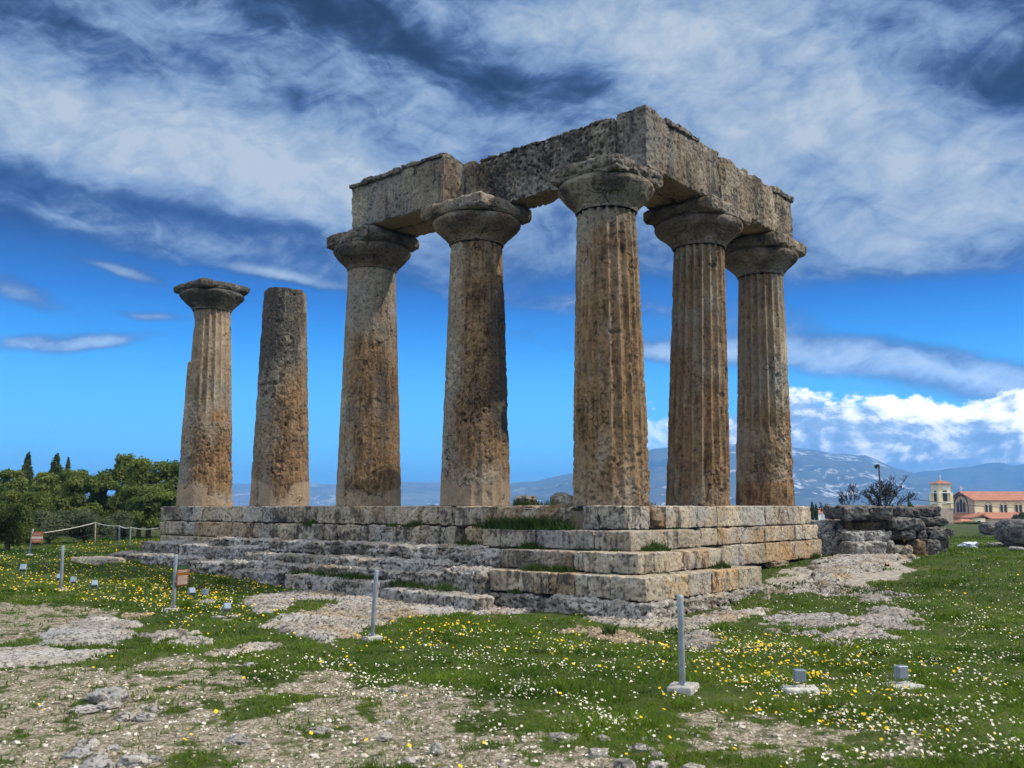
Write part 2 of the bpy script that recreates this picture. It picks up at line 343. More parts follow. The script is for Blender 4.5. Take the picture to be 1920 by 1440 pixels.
ROCK = stone_mat('bedrock', light=(.50, .475, .43), mid=(.27, .255, .23), grey=(.43, .425, .41), brown0=(.20, .14, .07), brown1=(.42, .30, .15), pale=(.42, .36, .31), bs=.9)
DARKROCK = stone_mat('dark_lichened_rock', light=(.24, .225, .20), mid=(.13, .125, .115), grey=(.19, .19, .19), bs=.9)

def simple(name, c, rough=.6, var=.15, scale=6.0, metal=0.0, bump=0.0):
    m, t, b = newmat(name); p = t.pos(); n = t.noise(p, scale, 5)
    t.l.new(t.ramp(n, [(.3, tuple(x*(1-var) for x in c)), (.7, tuple(min(1, x*(1+var)) for x in c))]), b.inputs['Base Color'])
    b.inputs['Roughness'].default_value = rough; b.inputs['Metallic'].default_value = metal
    if bump: t.l.new(t.bump(t.noise(p, scale*4, 4), .5, bump), b.inputs['Normal'])
    return m
def leafmat(name, c0, c1, scale=2.0):
    m, t, b = newmat(name); p = t.pos(); n = t.m('ADD', t.m('MULTIPLY', t.noise(p, scale, 3), .6), t.m('MULTIPLY', t.noise(p, scale*14, 2), .4))
    c = t.ramp(n, [(.36, c0), (.62, c1)]); t.l.new(c, b.inputs['Base Color']); b.inputs['Roughness'].default_value = .7
    tr = t.add('ShaderNodeBsdfTranslucent'); t.l.new(c, tr.inputs[0]); mx = t.add('ShaderNodeMixShader'); mx.inputs[0].default_value = .42
    t.l.new(b.outputs[0], mx.inputs[1]); t.l.new(tr.outputs[0], mx.inputs[2]); t.l.new(mx.outputs[0], t.n['Material Output'].inputs[0])
    return m

# ------------------------------------------------------------------ terrain height
CP = np.array([(-16.9, -11.6, -1.80), (-12, -7, -1.80), (-14, -4.5, -1.80), (-9.4, -9.9, -1.82), (-8.5, -6.7, -1.84), (-8, -1.5, -1.88), (-8, 3.9, -1.85), (-7.7, 9, -1.80), (-2.9, -2.9, -2.08),
 (-3.2, -.5, -2.06), (0, -3.0, -2.0), (2.8, -2.8, -1.80), (5, -2.2, -1.56), (8.5, -1.8, -1.42), (10.5, -3, -1.40), (14, -4, -1.36), (6, -8, -1.72), (1, -7, -1.92), (20, -6, -1.36), (30, -10, -1.40), (28, -2, -1.40), (-4.2, 2, -2.04), (-4.4, 6, -1.92),
 (-4.4, 10, -1.80), (-3.8, 14, -1.66), (-3.0, 18.5, -1.55), (-4, 22, -1.55), (-4, 28, -1.48), (0, 38, -1.45), (-15, 15, -1.65), (-10, 30, -1.55), (12, 8, -1.3), (12, 20, -1.3), (4, 24, -1.4), (-22, 0, -1.75), (-10, -20, -1.75), (-24, -20, -1.8), (40, 20, -1.5)])
def ground0(x, y):
    x, y = np.asarray(x, float), np.asarray(y, float); n = np.zeros_like(x); d = np.zeros_like(x)
    for cx, cy, cz in CP:
        w = 1/((x-cx)**2+(y-cy)**2+.6)**1.7; n += w*cz; d += w
    z = n/d; r = np.hypot(x, y)
    z = z*(1-sm(r, 45, 90)) + (-1.5)*sm(r, 45, 90)
    return z - 2.6*sm(r, 70, 210) - 26*sm(r, 260, 1600)
def gz(px, py, it=8):                                 # where a line of sight of the photograph meets the ground
    z = -1.8
    for _ in range(it):
        P = hit(px, py, 2, z); z = float(ground0(np.array([P[0]]), np.array([P[1]]))[0])
    return np.array([P[0], P[1], z])
def gpoly(pts): return [tuple(gz(*p)[:2]) for p in pts]

G_GRAVEL = [gpoly(q) for q in ([(-60, 1128), (120, 1132), (215, 1145), (250, 1160), (60, 1200), (-80, 1220)], [(-200, 1255), (215, 1250), (330, 1236), (430, 1245), (500, 1275), (470, 1330), (420, 1400), (300, 1475), (-500, 1475)],
  [(560, 1302), (650, 1280), (760, 1278), (840, 1312), (950, 1328), (930, 1358), (1010, 1392), (1090, 1425), (1080, 1480), (300, 1480), (420, 1390), (480, 1330)], [(1190, 1352), (1330, 1345), (1500, 1372), (1620, 1415), (1560, 1440), (1400, 1420), (1260, 1395)], [(560, 1255), (700, 1270), (640, 1285), (530, 1290)])]
G_BARE = [gpoly(q) for q in ([(1425, 1085), (1480, 1060), (1600, 1040), (1720, 1045), (1690, 1062), (1590, 1082), (1500, 1110), (1430, 1120)],)]
W_YEL = [(gpoly(q), w) for q, w in (([(-20, 1050), (120, 1045), (300, 1062), (420, 1082), (560, 1090), (600, 1110), (440, 1120), (330, 1135), (180, 1130), (90, 1110), (-20, 1100)], 2.2), ([(140, 1018), (280, 1015), (262, 1034), (150, 1040)], 2.4),
  ([(340, 1120), (460, 1120), (560, 1165), (400, 1185), (300, 1165)], .5), ([(690, 1190), (780, 1165), (900, 1170), (860, 1215), (730, 1220)], .55), ([(1290, 1200), (1450, 1190), (1640, 1230), (1720, 1260), (1680, 1350), (1450, 1310), (1290, 1260)], .55),
  ([(900, 1180), (1270, 1195), (1270, 1260), (1000, 1235)], .16), ([(1500, 1320), (1700, 1310), (1800, 1420), (1600, 1400)], .3), ([(1600, 1080), (1920, 1090), (1920, 1200), (1700, 1130)], .12))]
W_WHI = [(gpoly(q), w) for q, w in (([(-20, 1020), (250, 1040), (560, 1110), (420, 1180), (300, 1180), (-20, 1120)], .45), ([(1290, 1160), (1450, 1130), (1700, 1070), (2000, 1040), (2150, 1480), (1640, 1480), (1500, 1350), (1290, 1290)], .75),
  ([(1400, 1240), (1650, 1210), (1920, 1230), (2000, 1400), (1750, 1370), (1480, 1320)], .8), ([(560, 1235), (700, 1215), (900, 1180), (1280, 1185), (1280, 1330), (1000, 1330), (640, 1275)], .40), ([(1480, 1100), (1660, 1080), (1700, 1130), (1520, 1150)], .6),
  ([(440, 1230), (700, 1250), (1000, 1290), (1250, 1330), (1150, 1420), (800, 1330), (480, 1300)], .55))]
def wmask(x, y, lst, soft=.5):
    o = np.zeros_like(x); j = .55*fbm(np.stack([x*.9, y*.9, x*0+3], -1), 3)
    for poly, w in lst:
        bb = np.array(poly); k = (x > bb[:, 0].min()-2) & (x < bb[:, 0].max()+2) & (y > bb[:, 1].min()-2) & (y < bb[:, 1].max()+2)
        if k.any(): o[k] = np.maximum(o[k], w*sm(sdf_poly(x[k], y[k], poly)+j[k], -soft*.6, soft*.6))
    return o
def gravel_mask(x, y):
    g = wmask(x, y, [(q, 1.0) for q in G_GRAVEL], .8)
    n = fbm(np.stack([x*1.7, y*1.7, x*0+11], -1), 4, .6)
    near = sm(np.hypot(x-CAM[0], y-CAM[1]), 11.0, 7.0) if False else 1-sm(np.hypot(x-CAM[0], y-CAM[1]), 6.0, 10.5)
    n2 = fbm(np.stack([x*4.5, y*4.5, x*0+12], -1), 3, .6)
    return np.clip(g*(.68+.55*n+.55*n2) + near*sm(n+.5*n2, .28, .62)*.8, 0, 1)

# ------------------------------------------------------------------ rock outcrops (polygon in the photo -> place on the ground)
OUT = [ # polygon px, height, tint (msk r,g,b), label
 ([(486, 1172), (560, 1150), (640, 1122), (730, 1112), (840, 1118), (905, 1132), (985, 1146), (960, 1152), (880, 1150), (770, 1160), (705, 1172), (660, 1195), (600, 1205), (540, 1190)], .10, 'broad flat pitted grey bedrock sheet in the grass before the worn steps'),
 ([(452, 1120), (520, 1112), (610, 1105), (700, 1110), (640, 1122), (560, 1128), (520, 1150), (470, 1150)], .07, 'low ragged rock patch with yellow moss behind the broad bedrock sheet'),
 ([(65, 1207), (110, 1180), (180, 1160), (240, 1162), (262, 1178), (245, 1200), (190, 1212), (110, 1214)], .17, 'smooth humped pale rock slab beside the brown dirt track'),
 ([(-60, 1216), (90, 1214), (215, 1222), (190, 1232), (110, 1246), (-70, 1262)], .09, 'long flat pale rock slab at the edge of the gravel'),
 ([(262, 1192), (320, 1182), (362, 1186), (330, 1200), (280, 1208)], .07, 'small flat rock between the humped slab and the lawn'),
 ([(300, 1207), (345, 1196), (402, 1194), (385, 1206), (330, 1212)], .06, 'narrow pale rock tongue just right of the humped slab'),
 ([(370, 1232), (420, 1214), (500, 1206), (565, 1208), (520, 1220), (450, 1228)], .07, 'long low rock strip bordering the gravel and the lawn'),
 ([(228, 1158), (262, 1146), (288, 1150), (262, 1164)], .08, 'small orange lichened stone hump left of the signed barrier post'),
 ([(1040, 1184), (1085, 1174), (1130, 1182), (1190, 1190), (1225, 1205), (1165, 1205), (1100, 1196)], .08, 'orange lichened rock streak in the lawn beside a grass tuft'),
 ([(1090, 1160), (1140, 1156), (1260, 1160), (1350, 1148), (1445, 1138), (1440, 1156), (1360, 1172), (1250, 1186), (1160, 1178)], .08, 'grey bedrock apron at the foot of the bottom corner step'),
 ([(1278, 1180), (1330, 1186), (1360, 1206), (1330, 1222), (1270, 1212)], .07, 'small bedrock patch just right of the nearest barrier post'),
 ([(1418, 1120), (1450, 1112), (1530, 1110), (1510, 1125), (1440, 1130)], .09, 'pale flat rock below the right end of the lowest step'),
 ([(1432, 1158), (1480, 1148), (1570, 1152), (1580, 1170), (1520, 1190), (1450, 1180)], .06, 'pinkish weathered rock patch among daisies right of the steps'),
 ([(1552, 1200), (1580, 1165), (1630, 1142), (1700, 1140), (1730, 1155), (1690, 1180), (1640, 1205), (1580, 1212)], .07, 'large pinkish bedrock patch in the flowering right lawn'),
 ([(1430, 1112), (1437, 1090), (1490, 1072), (1560, 1076), (1545, 1092), (1500, 1104)], .13, 'sloping pink rock shelf at the end of the bottom steps'),
 ([(1500, 1070), (1540, 1050), (1600, 1036), (1700, 1042), (1680, 1056), (1600, 1064), (1560, 1076)], .15, 'rugged rock shelf in front of the tumbled dark blocks'),
 ([(1545, 1088), (1590, 1078), (1650, 1078), (1620, 1092), (1560, 1100)], .10, 'cracked grey rock between two green grass strips on the right'),
 ([(1590, 1120), (1640, 1106), (1700, 1112), (1680, 1128), (1620, 1132)], .06, 'low brown bedrock patch uphill of the large pinkish one'),
]
OUTP = [gpoly(o[0]) for o in OUT]
def px_right(pp): return np.mean([q[0] for q in pp]) > 1380      # the patches right of the steps are ragged
def inside_rock(x, y, margin=0.0):
    o = np.zeros(len(x), bool)
    for i, poly in enumerate(OUTP):
        bb = np.array(poly); k = (x > bb[:, 0].min()-.3) & (x < bb[:, 0].max()+.3) & (y > bb[:, 1].min()-.3) & (y < bb[:, 1].max()+.3)
        if k.any(): o[k] |= sdf_poly(x[k], y[k], poly)+(.45 if px_right(OUT[i][0]) else .25)*fbm(np.stack([x[k]*1.8, y[k]*1.8, x[k]*0], -1), 5, .66) > margin
    return o
def build_outcrops():
    for i, (pp, hgt, lab) in enumerate(OUT):
        poly = np.array(OUTP[i]); lo, hi = poly.min(0)-.3, poly.max(0)+.3
        d = np.hypot(*(poly.mean(0)-CAM[:2])); res = max(.022, d*.0022)
        nx, ny = [int(v) for v in np.minimum(np.ceil((hi-lo)/res), 420)]
        X, Y = np.meshgrid(np.linspace(lo[0], hi[0], nx), np.linspace(lo[1], hi[1], ny)); x, y = X.ravel(), Y.ravel()
        s = sdf_poly(x, y, poly)+(.45 if px_right(pp) else .25)*fbm(np.stack([x*1.8, y*1.8, x*0], -1), 5, .66)
        g = ground0(x, y)
        P = np.stack([x, y, x*0+i], -1)
        rp = 1.0 if 'smooth' not in lab and 'long flat' not in lab else .35
        ridg = 1-np.abs(fbm(P*np.array([3.0, 3.0, 1]), 4, .6))*2
        hgt *= .65
        z = g-.05+(.05+hgt*(.55+.45*sm(s, 0, .8)))*sm(s, -.05, .16)+rp*(.03*fbm(P*4, 4, .62)+.022*ridg+.022*fbm(P*np.array([11., 11., 1]), 3, .6))*sm(s, -.02, .1)
        pit = sm(fbm(P*9, 3, .6), .1, .5); pit = np.maximum(pit, sm(fbm(P*np.array([17., 17., 1])+4, 3, .6), .15, .5)*.8); z -= .045*rp*pit*sm(s, -.02, .1)
        keep = s > -.12; F = gridF(nx, ny); F = F[keep[F].all(1)]
        used = np.unique(F); mp = np.full(len(x), -1); mp[used] = np.arange(len(used)); V = np.stack([x, y, z], -1)[used]; F = mp[F]
        b = .15+.35*sm(fbm(P*1.2, 3), .0, .5)
        if 'orange' in lab: b = b*0+.55
        if 'pink' in lab: b = b*.6
        if 'smooth' in lab or 'long flat' in lab: b = b*.35; pit = pit*.5
        m = np.stack([b, .18+.5*pit+.25*sm(fbm(P*2.5+7, 3), .1, .6)*rp, (.40 if 'pink' in lab else .0)+0*x], -1)[used]
        tag(mk('rock_outcrop', V, F, ROCK, msk=m), lab, 'rock', 'bedrock outcrops in the grass')

# ------------------------------------------------------------------ ground sheet
def ground_mat():
    m, t, b = newmat('ground_soil'); p = t.pos(); a = t.attr('gm')
    n1 = t.noise(p, .8, 5); n2 = t.noise(p, 7, 6, .65); n3 = t.noise(p, 45, 4, .6)
    soil = t.ramp(t.m('ADD', t.m('MULTIPLY', n1, .5), t.m('MULTIPLY', n2, .5)), [(.35, (.022, .034, .006)), (.52, (.045, .065, .012)), (.68, (.10, .095, .03))])
    vc = t.voro(p, 38, 'Color'); sp_ = t.add('ShaderNodeSeparateColor'); t.l.new(vc, sp_.inputs[0])
    grav = t.ramp(t.m('ADD', t.m('MULTIPLY', sp_.outputs[0], .5), t.m('MULTIPLY', n2, .5)), [(.2, (.10, .082, .052)), (.5, (.235, .198, .142)), (.8, (.42, .37, .285))])
    bare = t.ramp(t.m('ADD', t.m('MULTIPLY', n2, .7), t.m('MULTIPLY', n3, .3)), [(.35, (.15, .125, .095)), (.6, (.38, .345, .295))])
    f = t.step(t.m('ADD', a[0], t.m('MULTIPLY', t.m('SUBTRACT', n2, .5), 1.2)), .30, .60)
    grav = t.mix(t.m('MULTIPLY', t.step(t.noise(p, 5.5, 6, .7), .50, .60), .75), grav, (.060, .075, .022)); c = t.mix(f, soil, grav); c = t.mix(t.step(t.m('ADD', a[1], t.m('MULTIPLY', t.m('SUBTRACT', n2, .5), .8)), .3, .6), c, bare)
    far = t.ramp(t.noise(p, .012, 5), [(.35, (.05, .065, .03)), (.6, (.12, .12, .07))])
    c = t.mix(a[2], c, far)
    t.l.new(c, b.inputs['Base Color'])
    t.l.new(t.bump(t.m('ADD', t.m('ADD', n2, t.m('MULTIPLY', n3, .5)), t.m('MULTIPLY', t.m('MULTIPLY', t.voro(p, 38), -1.0), f)), .7, .03), b.inputs['Normal'])
    return m
def build_ground():
    c0 = math.degrees(YAW)
    ang = np.radians(np.concatenate([np.linspace(c0-46, c0+46, 780, endpoint=False), np.linspace(c0+46, c0+314, 120, endpoint=False)]))
    rad = np.concatenate([np.geomspace(.8, 70, 430), np.geomspace(76, 14000, 44)])
    A, R = np.meshgrid(ang, rad); x, y = (CAM[0]+R*np.cos(A)).ravel(), (CAM[1]+R*np.sin(A)).ravel()
    z = ground0(x, y); r = R.ravel(); nr = 1-sm(r, 50, 90)
    P = np.stack([x, y, x*0], -1)
    z += nr*(.035*fbm(P*.9, 3)+.018*fbm(P*5, 3))
    g = np.where(r < 40, gravel_mask(x, y), 0); ba = np.where(r < 60, wmask(x, y, [(q, 1.0) for q in G_BARE], .6), 0)
    V = np.concatenate([np.stack([x, y, z], -1), [[CAM[0], CAM[1], -1.8]]])
    n = len(ang); F = gridF(n, len(rad), True); j = np.arange(n); F2 = np.stack([np.full(n, len(V)-1), j, (j+1) % n], -1)
    ms = np.zeros((len(V), 3)); ms[:-1, 0] = g; ms[:-1, 1] = ba; ms[:-1, 2] = sm(r, 60, 130); ms[-1, 0] = .5
    tag(mk('ground', V, [F, F2], ground_mat(), msk=ms, org=np.zeros(3), attr='gm'), kind='structure')

# ------------------------------------------------------------------ columns
TOC = -FWD[:2]
def column(base, top, H, r0, r1, seed, flute, ero, masks, label, cap=None, bite=None, broken=False):
    base, top = np.array(base, float), np.array(top, float)
    t_ = empty('doric_column', (base[0], base[1], 0), label, 'column', 'standing columns of the ruined temple')
    nth, nz = 240, int(H/.025)
    th = np.arange(nth)*2*np.pi/nth; t = np.linspace(0, 1, nz); TH, TT = np.meshgrid(th, t); TH, TT = TH.ravel(), TT.ravel()
    d = base[:2]-CAM[:2]; phi = math.atan2(-d[1], -d[0])       # direction to the place the photo was taken from
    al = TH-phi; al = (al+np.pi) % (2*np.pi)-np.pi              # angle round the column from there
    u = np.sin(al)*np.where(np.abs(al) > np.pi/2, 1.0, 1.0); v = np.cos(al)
    Rr = r0+(r1-r0)*(TT+.10*TT*(1-TT)*-1.0)
    sx = np.array([seed*5.3, seed*2.9, 0])
    P = np.stack([np.cos(TH)*Rr, np.sin(TH)*Rr, TT*H], -1)+sx
    e = np.clip(ero(u, TT)+.35*fbm(P*1.3, 3), 0, 1)
    fl = np.clip(flute(u, TT)+.25*fbm(P*.9+4, 2), 0, 1)*(1-.75*e)
    ph = (TH/(2*np.pi)*20) % 1.0-.5
    fd = (1-np.abs(2*ph)**2.2)*.088*fl+.008*fl
    n1 = fbm(P*np.array([7, 7, 5.]), 5, .62); pit = sm(fbm(P*np.array([15, 15, 11.])+3, 3, .6), .12, .5)
    holes = sm(fbm(P*4.2+8, 2), .52, .72)
    dsp = -fd-e*(.022+.045*np.clip(fbm(P*2.6+2, 4, .6)+.2, 0, 2))+n1*(.006+.02*e)-pit*(.007+.03*e)-.06*holes*np.clip(e+.3, 0, 1)
    dsp -= .012*sm(np.abs(((TT*H+seed) % 2.1)-1.05), .03, .0)*0
    if bite is not None: dsp -= bite(al, TT, P)
    if broken: pass
    R = Rr+dsp
    cx = base[0]+(top[0]-base[0])*TT; cy = base[1]+(top[1]-base[1])*TT
    z = TT*H
    if broken: z = np.where(TT > .9, z-.10*np.clip(fbm(P*1.3+5, 3)+.2, 0, 1)*sm(TT, .93, 1.0), z)
    else: z = z
    V = np.stack([cx+R*np.cos(TH), cy+R*np.sin(TH), z-.006], -1)
    k = len(V); V = np.concatenate([V, [[base[0], base[1], -.006], [top[0], top[1], H-.006]]])
    j = np.arange(nth); q = (nz-1)*nth
    F = [gridF(nth, nz, True), np.concatenate([np.stack([np.full(nth, k), (j+1) % nth, j], -1), np.stack([np.full(nth, k+1), q+j, q+(j+1) % nth], -1)])]
    br, dk, pl = masks(u, TT, v)
    nn = fbm(P*np.array([1.6, 1.6, .7])+6, 4, .6)
    run = fbm(P*np.array([3.4, 3.4, .33])+11, 4, .6)               # run-off streaks
    inner = (fd/.096)                                             # weather stains gather in the flutes
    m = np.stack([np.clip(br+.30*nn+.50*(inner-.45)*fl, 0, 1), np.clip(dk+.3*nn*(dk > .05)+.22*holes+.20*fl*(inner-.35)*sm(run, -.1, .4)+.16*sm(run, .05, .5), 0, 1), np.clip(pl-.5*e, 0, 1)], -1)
    m = np.concatenate([m, m[:2]*0+.3])
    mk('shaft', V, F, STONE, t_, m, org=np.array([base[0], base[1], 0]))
    if cap: capital(t_, top, H, r1, seed, **cap)
    return t_

def capital(parent, top, z0, rn, seed, r=1.09, he=.66, a=1.02, ha=.36, clip=.10, chip=.10, dark=.35, brown=.15, cut=None, ecut=None):
    prof = np.array([(0, rn+.005), (.02, rn+.03), (.045, rn+.02), (.06, rn+.045), (.085, rn+.035), (.10, rn+.06), (.18, rn+.135), (.28, rn+.26), (.37, r-.075), (.44, r-.018), (.49, r), (.535, r-.015), (.575, r-.055), (.60, r-.11)])
    prof[:, 0] *= he/.60; s = np.linspace(0, 1, 46); cl = np.concatenate([[0], np.cumsum(np.hypot(*np.diff(prof, axis=0).T))]); cl /= cl[-1]
    zz, rr = np.interp(s, cl, prof[:, 0]), np.interp(s, cl, prof[:, 1]); n = 170
    TH, K = np.meshgrid(np.arange(n)*2*np.pi/n, np.arange(len(s))); TH, K = TH.ravel(), K.ravel(); R = rr[K]; Z = zz[K]
    P = np.stack([np.cos(TH)*R, np.sin(TH)*R, Z], -1)+np.array([seed*3.1, seed, 0])
    d = .010*fbm(P*7, 4, .6)-.022*sm(fbm(P*10+4, 3, .6), .15, .55)-.05*np.clip(fbm(P*1.7+2, 3)-.1, 0, 1)*sm(Z, .15, .4)
    if ecut: d -= ecut(TH, Z/he, P)
    R = R+d
    V = np.stack([top[0]+R*np.cos(TH), top[1]+R*np.sin(TH), z0+Z-.006], -1); k = len(V)
    V = np.concatenate([V, [[top[0], top[1], z0+he-.006]]]); j = np.arange(n); q = (len(s)-1)*n
    F = [gridF(n, len(s), True), np.stack([np.full(n, k), q+j, q+(j+1) % n], -1)]
    nn = fbm(P*1.5+9, 3)
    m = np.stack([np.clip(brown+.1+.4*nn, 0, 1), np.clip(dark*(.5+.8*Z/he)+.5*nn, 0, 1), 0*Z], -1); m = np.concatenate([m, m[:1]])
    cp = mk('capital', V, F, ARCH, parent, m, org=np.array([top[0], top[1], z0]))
    V, F, N, pit = stone_box((top[0]-a, top[1]-a, z0+he-.03), (top[0]+a, top[1]+a, z0+he+ha), .032, seed*1.7+3, rnd=clip, rough=.011, chip=chip*.45, big=.018, roughside=cut)
    P = V*1.7+seed; nn = fbm(P, 4)
    m = np.stack([np.clip(brown+.4*nn, 0, 1), np.clip(dark+.45*nn+.2*pit, 0, 1), 0*nn], -1)
    mk('abacus', V, F, ARCH, cp, m)

def G(u, t, u0, t0, su, st): return np.exp(-((u-u0)/su)**2-((t-t0)/st)**2)
def build_columns():
    Hn = 6.53
    # 5: corner column, strongly fluted, ochre streaks
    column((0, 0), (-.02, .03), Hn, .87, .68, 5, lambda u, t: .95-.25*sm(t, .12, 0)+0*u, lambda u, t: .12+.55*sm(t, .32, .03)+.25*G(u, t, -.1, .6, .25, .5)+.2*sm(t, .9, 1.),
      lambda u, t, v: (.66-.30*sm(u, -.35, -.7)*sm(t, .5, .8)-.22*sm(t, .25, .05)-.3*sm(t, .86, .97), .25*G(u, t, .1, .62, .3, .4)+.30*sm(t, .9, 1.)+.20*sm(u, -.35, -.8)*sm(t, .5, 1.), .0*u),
      'tall corner column with deep ochre streaked flutes standing on the platform corner',
      dict(r=1.09, a=1.00, clip=.17, chip=.30, dark=.45, cut=lambda N, Q: .06*sm(-N[:, 0], .4, .9)+.10*sm(-N[:, 1]-N[:, 0], .8, 1.3)+.10*sm(-N[:, 1], .5, 1.0)))
    # 4
    column((0, 4.04), (0, 4.03), Hn, .88, .672, 4, lambda u, t: .34+.3*sm(t, .12, .02)+.2*sm(t, .8, 1.), lambda u, t: .22+.5*G(u, t, .0, .4, .6, .3)-.3*sm(t, .12, .04),
      lambda u, t, v: (.15+.62*sm(u, -.95, -.2)*sm(t, .03, .2)-.15*sm(t, .78, .95), .62*sm(u, .15, .6)*sm(t, .18, .3)*sm(t, .95, .78)+.3*G(u, t, 0, .33, .4, .1), .8*sm(t, .14, .05)+.25*sm(t, .78, .95)),
      'brown stained column second from the corner with dark right flank and pale foot', dict(r=1.12, a=1.05, clip=.12, chip=.22, dark=.38, brown=.3))
    # 3
    column((0, 7.99), (0, 8.04), Hn, .893, .672, 3, lambda u, t: .16+.12*sm(t, .12, .02), lambda u, t: .10+.5*G(u, t, -.2, .15, .5, .15)+.2*G(u, t, .2, .5, .5, .25),
      lambda u, t, v: (.20+.50*sm(t, .95, .55)*sm(u, -1.1, -.3)-.3*sm(t, .1, .03), .68*G(u, t, .45, .42, .35, .24)+.5*G(u, t, .30, .815, .16, .035), .45*sm(t, .78, .95)+.5*G(u, t, -.3, .5, .3, .06)+.8*sm(t, .11, .04)),  # darker patch right of centre
      'smooth buff column with a dark patch carrying the left end of the beam', dict(r=1.09, a=1.0, clip=.14, chip=.34, dark=.38, brown=.3, cut=lambda N, Q: .12*sm(-N[:, 0]+N[:, 1], .7, 1.3)))
    # 2: broken, no capital
    column((0, 12.02), (.02, 12.12), 6.62, .882, .655, 2, lambda u, t: .10+.35*sm(t, .85, 1.)+.15*sm(t, .12, .03), lambda u, t: .42+.2*G(u, t, 0, .35, .8, .25)-.35*sm(t, .18, .08),
      lambda u, t, v: (.30+.42*sm(t, .80, .35)*sm(u, -.8, .2), .88*sm(t, .52, .72)*sm(u, 1.25, .5)+.55*G(u, t, -.1, .44, .3, .018)+.5*G(u, t, 0, .37, .25, .018)+.25*sm(u, -.4, -.8), .85*sm(t, .16, .08)*(1-.8*G(u, t, 0, .1, .45, .1))),
      'blackened broken column without a capital, second from the left end', None, broken=True)
    # 1
    def bite(al, t, P):
        u = np.sin(al); return .15*sm(u, -.45, -.8)*sm(np.cos(al), -.6, .0)*sm(t, .725+.0, .74)*sm(t, 1.0, .90)+.05*sm(u, -.3, -.7)*sm(t, .9, .96)
    column((0, 16.14), (0, 16.23), Hn, .895, .636, 1, lambda u, t: .75*sm(t, .40, .55)+.12*sm(t, .14, .04), lambda u, t: .08+.75*sm(t, .42, .3)*sm(t, .05, .18)+.3*G(u, t, -.4, .5, .4, .06),
      lambda u, t, v: (.24+.45*sm(t, .58, .22)*sm(t, .02, .12)*sm(u, -1., .1)+.5*G(u, t, .35, .45, .4, .035), .18*G(u, t, -.5, .5, .4, .1)+.1*sm(t, .95, 1.), .75*sm(t, .21, .1)*sm(u, .3, -.1)+.5*sm(t, .55, .68)+.6*sm(t, .06, .02)),
      'leftmost column, standing free with its own dark mushroom capital and notched edge', dict(r=1.07, a=.95, clip=.16, chip=.40, he=.62, ha=.28, dark=.95, brown=.0, ecut=lambda th, z, P: .06*np.clip(fbm(P*2.2, 3)+.2, 0, 1)), bite=bite)
    # 6, 7: right flank
    column((3.76, 0), (3.91, -.13), Hn, .808, .654, 6, lambda u, t: .95-.3*sm(t, .1, .0), lambda u, t: .04+.55*sm(t, .22, .05)*sm(u, -.3, .3)+.25*G(u, t, .45, .3, .3, .12),
      lambda u, t, v: (.30+.35*G(u, t, .5, .35, .5, .35)+.25*sm(u, .2, -.5)*sm(t, .8, .3)+.35*sm(u, .7, .95), .16*sm(u, -.1, -.5)*sm(t, .75, .4)+.35*G(u, t, .55, .4, .1, .02), .25*sm(t, .6, .9)+0*u),
      'sharply fluted tan column between the corner column and the right end column', dict(r=1.13, a=1.06, clip=.13, chip=.34, dark=.30, brown=.28, cut=lambda N, Q: .12*sm(N[:, 0]-N[:, 1], .8, 1.3)))
    column((7.55, .02), (7.66, -.02), Hn, .808, .635, 7, lambda u, t: .95*sm(t, .26, .36)*sm(u, .75, .35)+.45*sm(u, .35, .75), lambda u, t: .05+.75*sm(t, .40, .22)*sm(u, -.5, .2)*sm(t, .07, .12)+.4*sm(u, .3, .6)*sm(t, .75, .45),
      lambda u, t, v: (.30+.25*G(u, t, .3, .25, .6, .2)+.75*sm(t, .115, .075)+.3*sm(u, .75, .95)*sm(t, .6, .4), .0*u+.15*G(u, t, .0, .6, .3, .05), .45*sm(t, .3, .5)*sm(u, .6, .1)),
      'rightmost fluted column with a rust orange foot', dict(r=1.08, a=1.02, clip=.12, chip=.22, dark=.38, brown=.25))

# ------------------------------------------------------------------ architrave beams
def beam(name, lo, hi, seed, label, msk, rough=.014, big=.025, roughside=None, chip=.10, rnd=.05, moulding=None, shape=None):
    V, F, N, pit = stone_box(lo, hi, .034, seed, rnd=rnd, rough=rough, chip=chip, big=big, roughside=roughside)
    if shape: V = shape(V)
    P = V*1.1+seed; nn = fbm(P*np.array([1, 1, .55]), 4, .6)
    m = msk(V, N, nn, pit); m = np.clip(np.stack([m[0]+.3*nn, m[1]+.45*nn+.25*pit, m[2]+0*nn], -1), 0, 1)
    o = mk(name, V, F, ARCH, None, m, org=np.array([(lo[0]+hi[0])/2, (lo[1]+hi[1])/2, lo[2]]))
    tag(o, label, 'stone beam', 'architrave beams on the columns')
    for j, (l2, h2) in enumerate(moulding or []):
        V, F, N, pit = stone_box(l2, h2, .034, seed*3+j+.3, rnd=.035, rough=.02, chip=.09, big=.03)
        nn = fbm(V*2+seed, 3); mk('moulding', V, F, ARCH, o, np.clip(np.stack([.1+.3*nn, .55+.4*nn, 0*nn], -1), 0, 1))
    return o
